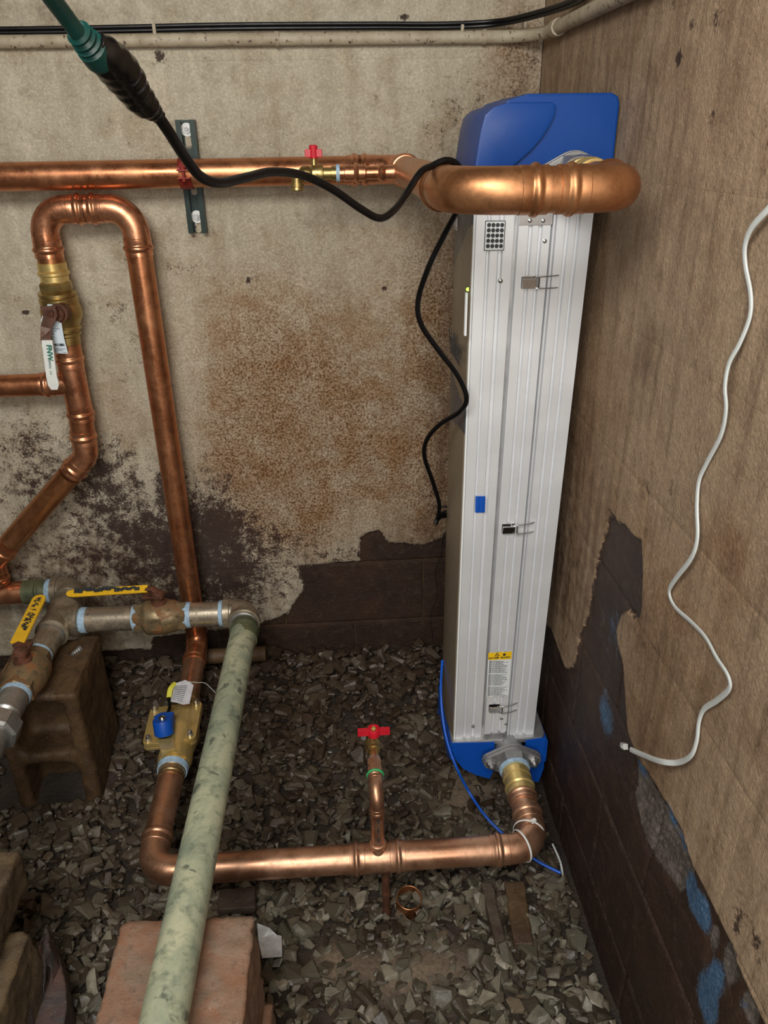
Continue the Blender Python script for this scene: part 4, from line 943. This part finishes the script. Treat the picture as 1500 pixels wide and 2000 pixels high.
# cap
zc0 = 1.385
bp = [(.262, zc0), (.262, 1.50), (.285, 1.532), (.318, 1.541), (.452, 1.541), (.464, 1.536), (.467, 1.525), (.467, zc0)]
G().prism([V3(x, YS-.004, z) for x, z in bp], (0, .20, 0)).out('cap', M_BLUE, U, smooth=False, bevel=.004, label='blue plastic cap')
fp = [(.2325, zc0), (.236, 1.44), (.243, 1.49), (.249, 1.512), (.262, 1.5225), (.282, 1.5285), (.358, 1.5285), (.3625, 1.524), (.362, 1.512), (.354, 1.494), (.342, 1.476), (.326, 1.459), (.306, 1.443), (.288, 1.430), (.274, 1.414), (.266, 1.398), (.264, zc0)]
o = G().prism([V3(x, YS-.012, z) for x, z in fp], (0, .215, 0)).out('cap_cover', M_BLUE, U, smooth=False, bevel=.004, label='blue front piece of the cap with a curved edge')
for oo in (o,):
    for p in oo.data.polygons: p.use_smooth = True
    oo.data.set_sharp_from_angle(angle=math.radians(25))
# rim under the cap, riveted plate
pl = P(1050, 425, y=YS-.002)
G().box((pl.x-.032, YS-.003, pl.z-.012), (pl.x+.026, YS-.001, pl.z+.05)).out('rivet_plate', M_ALUD, U, smooth=False, bevel=.0006)
for u_ in (1035, 1061): G().lathe(P(u_, 431, y=YS-.003), (0, -1, 0), [(0, .0038), (.002, .003), (.003, .001)], 10).out('rivet', M_ZINC, U)
# bottom plate, bracket
G().prism([V3(.229, YS-.012, ZB-.012), V3(.444, YS-.012, ZB-.012), V3(.452, YS+.004, ZB-.012), V3(.456, YB+.02, ZB-.012), V3(.232, YB+.02, ZB-.012)], (0, 0, .013)).out('base_plate', M_ALUD, U, smooth=False, bevel=.003)
yb_ = YS-.014
def z_of(u, v): q = P(u, v, y=yb_); return (q.x, q.z)
lf = [z_of(*p) for p in [(880,1452),(966,1450),(967,1500),(956,1521),(930,1514),(905,1502),(887,1480)]]
G().prism([V3(x, yb_, z) for x, z in lf], (0, .003, 0)).out('bracket', M_BLUEP, U, smooth=False, label='blue painted bracket, left wing')
rf = [z_of(*p) for p in [(1027,1446),(1066,1441),(1062,1500),(1052,1527),(1040,1527),(1024,1480)]]
G().prism([V3(x, yb_, z) for x, z in rf], (0, .003, 0)).out('bracket', M_BLUEP, U, smooth=False, label='blue painted bracket, right wing')
G().prism([V3(.226, yb_, .203), V3(.226, YB+.02, .203), V3(.226, YB+.02, .13), V3(.226, yb_+.05, .13), V3(.226, yb_, .165)], (.004, 0, 0)).out('bracket_side', M_BLUEP, U, smooth=False)
G().prism([V3(.452, yb_, .203), V3(.452, YB+.02, .203), V3(.452, YB+.02, .11), V3(.452, yb_, .14)], (.004, 0, 0)).box((.226, YB+.016, .11), (.456, YB+.02, .203)).out('bracket_side', M_BLUEP, U, smooth=False)
G().prism([V3(.230, yb_+.02, .150), V3(.452, yb_+.02, .150), V3(.452, YB, .125), V3(.230, YB, .125)], (0, 0, -.003)).out('bracket_tray', M_BLUEP, U, smooth=False)
G().box((.445, YB-.02, .15), (.4695, YB+.018, 1.40)).out('wall_mount', M_ALUD, U, smooth=False, label='metal wall mount behind the unit')
# flanges
def flange(c, d, name):
    c = Vector(c); d, N, B = frame(d)
    if abs(N.z) < .5: N, B = B, N
    B = V3(1, 0, 0); N = V3(0, 0, 1)
    def outline(s_):
        pts = []
        for cx_, cz_, rr, a0, a1 in ((.050, 0, .017, -60, 60), (0, 0, .040, 62, 118), (-.050, 0, .017, 120, 240), (0, 0, .040, 242, 298)):
            for k in range(7):
                a = math.radians(a0+(a1-a0)*k/6); pts.append(c+B*((cx_+math.cos(a)*rr)*s_)+N*((cz_+math.sin(a)*rr)*s_))
        return pts
    f = G().prism([p+d*.0 for p in outline(1.0)], d*.009).prism([p+d*.010 for p in outline(1.03)], d*.007).out(name, M_CAST, U, smooth=False, bevel=.0012, label='grey two-bolt oval flange')
    G().lathe(c-d*.022, d, [(0, .036), (.022, .040)], 6, rot=.5).out('hex_boss', M_CAST, f, smooth=False)
    G().lathe(c-d*.028, d, [(0, .034), (.006, .036)], 24).out('thread_tape', M_TAPE if c.z < 1 else M_ZINC, f, label='thread tape')
    G().lathe(c+d*.015, d, [(0, .034), (.045, .034)], 24).out('port_pipe', M_CAST, f)
    for s_ in (-1, 1):
        b = c+B*.050*s_
        G().lathe(b-d*.018, d, [(0, .0025), (.001, .005), (.008, .005), (.0081, .0095), (.016, .0095), (.0161, .013), (.018, .013)], 6).out('bolt', M_ZINC, f, smooth=False)
flange(V3(.3645, 1.297, .183), (-.0, 1, 0), 'flange')
flange(V3(XP, 1.290, ZU), (0, 1, 0), 'flange')
# latches
for (u0, v0, tilt) in ((1033, 552, 0), (993, 1033, 1), (966, 1384, 1)):
    c = P(u0, v0, y=YS-.006); w_ = .013; h_ = .0085
    lt = G().box((c.x-w_, YS-.0035, c.z-h_-.002), (c.x+w_, YS+.001, c.z+h_+.002)).out('latch', M_CHR, U, smooth=False, bevel=.0008)
    G().obox(V3(c.x, YS-.009, c.z-.001), (1, 0, 0), (0, -.25*tilt, 1), (0, 1, .25*tilt), w_*.96, h_, .002).out('latch_lever', M_CHR, lt, smooth=False, bevel=.0008)
    for s_ in (-1, 1):
        G().sweep(catmull([V3(c.x+.006, YS-.006, c.z+s_*.006), V3(c.x+.016, YS-.012, c.z+s_*.0095), V3(c.x+.036, YS-.009, c.z+s_*.010), V3(c.x+.052, YS-.0025, c.z+s_*.0105), V3(c.x+.054, YS+.003, c.z+s_*.0105)], 5), .0010, 8).out('wire_bail', M_CHR, lt)
    G().sweep([V3(c.x+.017, YS-.010, c.z-.010), V3(c.x+.017, YS-.010, c.z+.010)], .0014, 8).out('pivot', M_CHR, lt)
for (u, v) in ((978, 549), (1064, 471), (924, 1419), (957, 1432), (975, 1431), (988, 1414), (986, 1431), (980, 1404)):
    c = P(u, v, y=YS-.0005); G().lathe(V3(c.x, YS+.001, c.z), (0, -1, 0), [(0, .0042), (.0022, .0036), (.0035, .0014)], 12).out('screw', M_ZINC, U)
# labels
def wavy_label(u0, v0, u1, v1, u2, v2, u3, v3, name, mat, lab, dy=.0016):
    A_, B_, C_, D_ = [P(u, v, y=YS-dy) for u, v in ((u0, v0), (u1, v1), (u2, v2), (u3, v3))]
    n = 10; V = []
    for tt in (0, 1):
        for i in range(n+1):
            a = A_.lerp(B_, i/n) if tt == 0 else D_.lerp(C_, i/n); V.append(V3(a.x, YS-dy-.0006+.0006*math.cos(i*1.3), a.z))
    Fc = [(i, i+1, n+1+i+1, n+1+i) for i in range(n)]
    return mesh(name, V, Fc, mat, U, True, label=lab)
lb = wavy_label(954, 1275, 1000, 1272, 993, 1358, 950, 1361, 'warning_label', M_LABEL, 'white and yellow danger label')
wavy_label(954, 1275, 1000, 1272, 998.8, 1287, 953.3, 1289, 'warning_label', M_LBY, 'yellow heading of the danger label', .0022)
pc = P(964.5, 1285.3, y=YS-.0036); text('DANGER', .0058, pc, (1, 0, .02), (0, 0, 1), M_INK, U, label='lettering DANGER', bold=.0001)
pc = P(987, 1284, y=YS-.0036); text('PELIGRO', .0054, pc, (1, 0, .02), (0, 0, 1), M_INK, U, label='lettering PELIGRO', bold=.0001)
a = P(971, 1278.5, y=YS-.0036); g = G()
tri = [V3(a.x-.0048, a.y, a.z-.0035), V3(a.x+.0048, a.y, a.z-.0035), V3(a.x, a.y, a.z+.0045)]
for i in range(3):
    p_, q_ = tri[i], tri[(i+1) % 3]; g.obox((p_+q_)/2, q_-p_, (0, 1, 0), (q_-p_).cross(V3(0, 1, 0)), (q_-p_).length/2, .0002, .0005)
g.obox(V3(a.x, a.y, a.z+.0002), (1, 0, 0), (0, 1, 0), (0, 0, 1), .0005, .0002, .0018); g.lathe(P(985, 1278.5, y=YS-.0036), (0, -1, 0), [(0, .0034), (.0003, .0034)], 16); g.out('warning_symbols', M_INK, U, smooth=False)
g = G(); rs = np.random.RandomState(11)
for i in range(34):
    if i in (12, 24): continue
    v = 1291.5+i*2.02; u0 = 955.5-(v-1290)*.045; u1 = u0+rs.uniform(27, 38); u = u0
    while u < u1:
        L_ = rs.uniform(2, 6); a = P(u, v, y=YS-.0034); b = P(min(u+L_, u1), v-.1, y=YS-.0034); g.obox((a+b)/2, b-a, (0, 1, 0), (0, 0, 1), (b-a).length/2, .00015, .00042); u += L_+1
g.out('fine_print', M_INK, lb, smooth=False)
dl = wavy_label(948, 431, 987.5, 431, 984.5, 489, 945, 490, 'dot_label_border', M_INK, 'black border of the dot label', .0018)
wavy_label(949.3, 432.5, 986, 432.5, 983.2, 487.7, 946.4, 488.5, 'dot_label', M_LABEL, 'white label with twenty black dots', .0026)
g = G()
for j in range(5):
    for i in range(4):
        c = P(955.3+i*8.5-j*.6, 439.5+j*10.3, y=YS-.0038); g.lathe(c, (0, -1, 0), [(0, .0034), (.0003, .0034)], 18)
g.out('dots', M_INK, dl, smooth=False)
wavy_label(929, 969, 948, 969, 947, 1001, 928, 1001, 'tape_patch', M_BLUEP, 'small blue tape patch', .0022)

# ---------------------------------------------------------------- cords
gt = thing('extension_cord', 'green extension cord with plug end hanging in from the top left', 'cord', P(120, 20, d=.47))
G().sweep(catmull([P(20, -110, d=.40), P(60, -60, d=.43), P(95, -12, d=.455), P(125, 28, d=.475), P(150, 62, d=.49)], 8), .0056, 16).out('cord', M_GCORD, gt)
ax0, ax1 = P(148, 58, d=.49), P(192, 108, d=.515)
G().lathe(ax0, ax1-ax0, [(0, .0062), (.003, .0085), (.006, .0070), (.008, .0090), (.011, .0078), (.0125, .0098), (.0155, .0085), (.017, .0105), (.026, .0112), (.030, .0105)], 20).out('plug', M_GCORD, gt, label='ribbed green plug end')
bt = thing('power_cord', 'black power cord with taped connector draped over the copper loop down to the unit', 'cord', P(250, 150, d=.55))
tpv = [P(u, v, d=d_) for u, v, d_ in [(180,88,.510),(200,103,.517),(222,125,.53),(243,152,.545),(262,180,.558),(280,202,.568),(298,218,.578),(312,230,.585)]]
G().sweep(catmull(tpv, 5), list(np.interp(np.linspace(0, 7, 36), range(8), [.0115, .0145, .0165, .0160, .0135, .0125, .0085, .0055])+.0006*np.sin(np.arange(36)*1.7)), 22, flat=.8).out('tape_wrap', M_BLKT, bt, label='glossy black electrical tape wrap')
cp = [P(u, v, d=d_) for u, v, d_ in [(305,222,.58),(330,258,.60),(360,305,.635),(392,345,.67),(430,357,.70),(480,347,.745),(530,336,.79),(590,342,.84),(650,370,.885),(705,408,.925),(742,426,.95),(770,410,.97),(795,376,1.0)]]
top = V3(XL+.003, 1.135, ZU+.0345)
cp += [V3(P(822, 336, y=1.10).x, 1.10, P(822, 336, y=1.10).z), V3(XL-.018, 1.125, ZU+.0285), top, V3(XL+.022, 1.15, ZU+.026), V3(XL+.040, 1.17, ZU-.005), P(886, 425, y=1.22), P(866, 462, y=1.24), P(838, 520, y=1.26), P(817, 585, y=1.28), P(822, 632, y=1.29), P(855, 682, y=1.30), P(893, 732, y=1.31), P(911, 775, y=1.315), P(900, 802, y=1.33), P(860, 828, y=1.38), P(834, 858, y=1.42), P(829, 892, y=1.45), P(845, 940, y=1.50), P(858, 985, y=1.53), P(855, 1012, y=1.55), P(862, 1004, y=1.57), P(878, 998, y=1.575)]
G().sweep(catmull(cp, 7), .0046, 14).out('cord', M_BLK, bt)
G().sweep(catmull([P(852, 992, y=1.56), P(864, 990, y=1.56), P(880, 990, y=1.56)], 4), .0028, 8).sweep(catmull([P(850, 1024, y=1.55), P(858, 1010, y=1.56), P(876, 1006, y=1.57)], 4), .0055, 10).out('cable_tie', M_BLK, bt)
wt = thing('white_phone_cable', 'flat white phone cable dangling down the right wall to a clear plug', 'cable', P(1360, 1100, x=XW-.004))
wp = [(1520,385),(1497,412),(1468,445),(1455,480),(1456,520),(1466,575),(1464,620),(1445,670),(1424,710),(1416,755),(1418,800),(1408,850),(1380,905),(1365,940),(1361,990),(1362,1050),(1350,1090),(1320,1130),(1307,1155),(1318,1185),(1350,1215),(1378,1245),(1400,1285),(1422,1320),(1424,1345),(1400,1368),(1375,1385),(1365,1410),(1361,1445),(1350,1475),(1325,1489),(1290,1487),(1255,1474),(1232,1464)]
wpt = [P(u, v, x=XW-.005-.012*(1 if i > 30 else 0)-.0035*(1+math.sin(i*.9))) for i, (u, v) in enumerate(wp)]
G().sweep(catmull(wpt, 6), .0043, 12, flat=.5, up=V3(1, 0, 0)).out('cable', M_WCAB, wt)
pc = P(1219, 1457, x=XW-.018); dw = (pc-P(1236, 1466, x=XW-.018)).normalized()
def clear():
    t = NT('clear_plastic'); t.b.inputs['Transmission Weight'].default_value = .5; return t.fin((.85, .85, .83), .2)
M_CLR = clear()
G().obox(pc, dw, (1, 0, 0), dw.cross(V3(1, 0, 0)), .0075, .004, .0048).obox(pc+V3(-.005, 0, .0), dw, (1, 0, 0), dw.cross(V3(1, 0, 0)), .005, .001, .0018).out('plug', M_CLR, wt, smooth=False, bevel=.0008, label='clear plastic plug')
# ---------------------------------------------------------------- small things on the ground
bp = [P(864, 1290, y=1.50), P(861, 1340, y=1.44), P(864, 1395, y=1.39), P(874, 1450, y=1.345), P(892, 1500, y=1.31), P(915, 1545, z=.09), P(945, 1590, z=.075), P(975, 1622, z=.06), P(1010, 1652, z=.05), P(1050, 1682, z=.035), P(1095, 1705, z=.025)]
G().sweep(catmull(bp, 8), .0033, 12).out('blue_tubing', M_BLUET, None, cat='tube', label='bright blue tubing curving down from the unit and under the copper elbow')
G().sweep([P(800, 1396, z=.022), P(820, 1387, z=.022)], .0032, 10).out('blue_tubing', M_BLUET, None, cat='tube', label='short offcut of blue tubing lying on the gravel')
hs = [P(228, 1420, z=.02), P(262, 1378, z=.024), P(290, 1342, z=.034), P(308, 1322, z=.042)]
G().sweep(catmull(hs, 6), list(np.linspace(.019, .0125, 19)+.0012*np.sin(np.arange(19)*2.1)), 14).out('black_hose', M_HOSE, None, cat='hose', label='wet shiny black hose end lying on the gravel beside the hollow block')
G().sweep(catmull([P(486, 1306, z=.05), P(496, 1320, z=.045), P(508, 1335, z=.04), P(517, 1350, z=.032), P(517, 1358, z=.025)], 5), .0022, 8).out('grey_wire', M_PAPG, None, cat='wire', label='short grey wire behind the green pipe')
def ztie(pts, lab, head=None, rr=.0016, name='zip_tie', grp=None, mat=None):
    o = thing(name, lab, 'zip tie', pts[0], grp)
    G().sweep(catmull(pts, 6), rr, 8, flat=.5).out('strap', mat or M_WCAB, o)
    if head is not None: G().obox(head, (1, 0, 0), (0, 1, 0), (0, 0, 1), .0035, .0028, .003).out('lock_head', mat or M_WHT, o, smooth=False, bevel=.0006)
    return o
z_ = .030
ztie([P(608, 1446, z=z_), P(625, 1441, z=z_+.006), P(652, 1440, z=z_+.008), P(675, 1450, z=z_+.006), P(687, 1464, z=z_+.003), P(689, 1477, z=z_-.004)], 'grey zip tie arching on the gravel left of the red handle', P(607, 1446, z=z_))
ztie([P(608, 1452, z=z_), P(618, 1464, z=z_+.004), P(632, 1468, z=z_+.003), P(648, 1469, z=z_)], 'shorter grey zip tie curled below the arching one', P(607, 1455, z=z_))
def ring(cen, nrm, R_, label, a0=0, a1=360, head=None):
    d, N, B = frame(nrm); n = 40; pts = [Vector(cen)+(N*math.cos(math.radians(a0+(a1-a0)*i/n))+B*math.sin(math.radians(a0+(a1-a0)*i/n)))*R_ for i in range(n+1)]
    o = thing('zip_tie', label, 'zip tie', cen); G().sweep(pts, .0022, 8, flat=.45, up=N).out('strap', M_WHT, o)
    if head is not None:
        h = Vector(cen)+(N*math.cos(math.radians(head))+B*math.sin(math.radians(head)))*(R_+.002); G().obox(h, (1, .5, 0), (-.5, 1, 0), (0, 0, 1), .005, .0035, .004).out('lock_head', M_WHT, o, smooth=False, bevel=.0008)
ring(V3(.358, 1.107, .176), (.38, 1, 0), .0325, 'white zip tie with its lock head around the far side of the copper elbow', head=12)
ring(V3(.335, 1.0735, .176), (1, .42, 0), .0325, 'white zip tie around the near side of the copper elbow')
ztie([P(1079, 1648, z=.03), P(1090, 1672, z=.02), P(1096, 1690, z=.016), P(1100, 1714, z=.012)], 'loose pale zip tie tail lying at the foot of the right wall', None, .0024)
# rusty rod, copper stub, cap
q = P(755, 1782, z=.0); G().lathe(V3(q.x, 1.075, -.03), (0, 0, 1), [(0, .0085), (.03, .0095), (.06, .008), (.09, .0092), (.12, .0085), (ZLo-r+.03, .0085)], 12).out('rusty_rod', M_RUST, None, cat='rod', label='short rusty rod propping the low copper pipe')
q = P(797, 1742, z=.045); rg = G(); n = 28
for rr, zz in ((0, 0),): pass
prof_ = [(.0, .0270), (.042, .0270), (.0425, .0262), (.042, .0250), (.0, .0250)]
rg.lathe(V3(q.x, q.y, -.008), (0.05, -.12, 1), prof_, 28); rg.f = [f for f in rg.f if len(f) == 4]; b = len(rg.v)-28; rg.f += [(k, (k+1) % 28, b+(k+1) % 28, b+k) for k in range(28)]
rg.out('copper_ring', M_COPD, None, cat='pipe offcut', label='short open copper pipe offcut standing in the gravel under the low pipe')
q = P(787, 1640, z=.02); G().lathe(V3(q.x, q.y, .0), (0, -.2, 1), [(0, .0075), (.024, .0075), (.03, .006), (.033, .003)], 14).out('steel_pin', M_CAST, None, cat='pin', label='rounded grey steel pin end poking from the gravel behind the low pipe')
# foil tape
fp_ = [(502,1803),(526,1812),(541,1826),(550,1828),(551,1868),(512,1871),(505,1840)]
fo = G(); pts = [P(u, v, z=.03+.004*math.sin(i*2)) for i, (u, v) in enumerate(fp_)]; fo.prism(pts, (0, 0, -.0012)); fo.out('foil_scrap', M_FOIL, smooth=False, cat='scrap', label='torn silver foil tape scrap beside the reddish block')
# thin wires on the gravel
def wire(pix, z, lab, rr=.0011): G().sweep(catmull([P(u, v, z=zz) for (u, v), zz in zip(pix, z)], 5), rr, 7).out('black_wire', M_BLK, None, cat='wire', label=lab)
wire([(738,1412),(739,1398),(748,1391),(770,1391),(785,1394),(800,1403)], [.05,.06,.065,.06,.045,.03], 'black wire arching behind the red handle')
wire([(502,1450),(540,1463),(580,1463),(608,1460)], [.03]*4, 'black wire lying left of the grey zip ties')
wire([(688,1470),(705,1460),(722,1455),(742,1452)], [.03]*4, 'black wire between the zip ties and the small drain valve')
wire([(768,1343),(800,1346),(830,1357),(852,1366)], [.035, .04, .04, .03], 'black wire beside the unit, nearly level')
wire([(852,1272),(832,1292),(815,1310),(822,1330),(826,1348)], [.10, .085, .07, .06, .045], 'zigzag black wire near the far corner of the gravel')
wire([(772,1345),(788,1362),(792,1390),(800,1405)], [.04, .045, .04, .03], 'black wire drooping from the level one beside the unit')
wire([(868,1020),(862,1080),(850,1120),(855,1160),(842,1200),(846,1250)], [.51,.42,.36,.31,.25,.17], 'hair-thin black wire hanging down the bare wall beside the unit', .0007)
ztie([P(366, 1331, z=.29), P(385, 1333, z=.285), P(400, 1334, z=.28), P(412, 1344, z=.27), P(421, 1353, z=.26)], 'thin clear tie tail of the crumpled tag above the brass valve', None, .0009)
# small hose barb lying on the hollow block
q = P(152, 1274, z=.352); G().lathe(V3(q.x, q.y, .357), (-.5, -1, 0), [(-.012, .005), (-.010, .0075), (-.002, .0075), (0, .0055), (.004, .0065), (.006, .0052), (.010, .0062), (.012, .005), (.018, .0045)], 14).out('hose_barb', M_CAST, None, cat='fitting', label='small grey hose barb lying on the hollow block')
# dark pipe stub low on the back wall behind the green pipe
G().sweep([V3(-.46, 1.80, .155), V3(-.24, 1.80, .155)], .022, 18).out('old_pipe', M_BLKB, None, cat='pipe', label='dark old pipe low against the back wall behind the beige elbow')
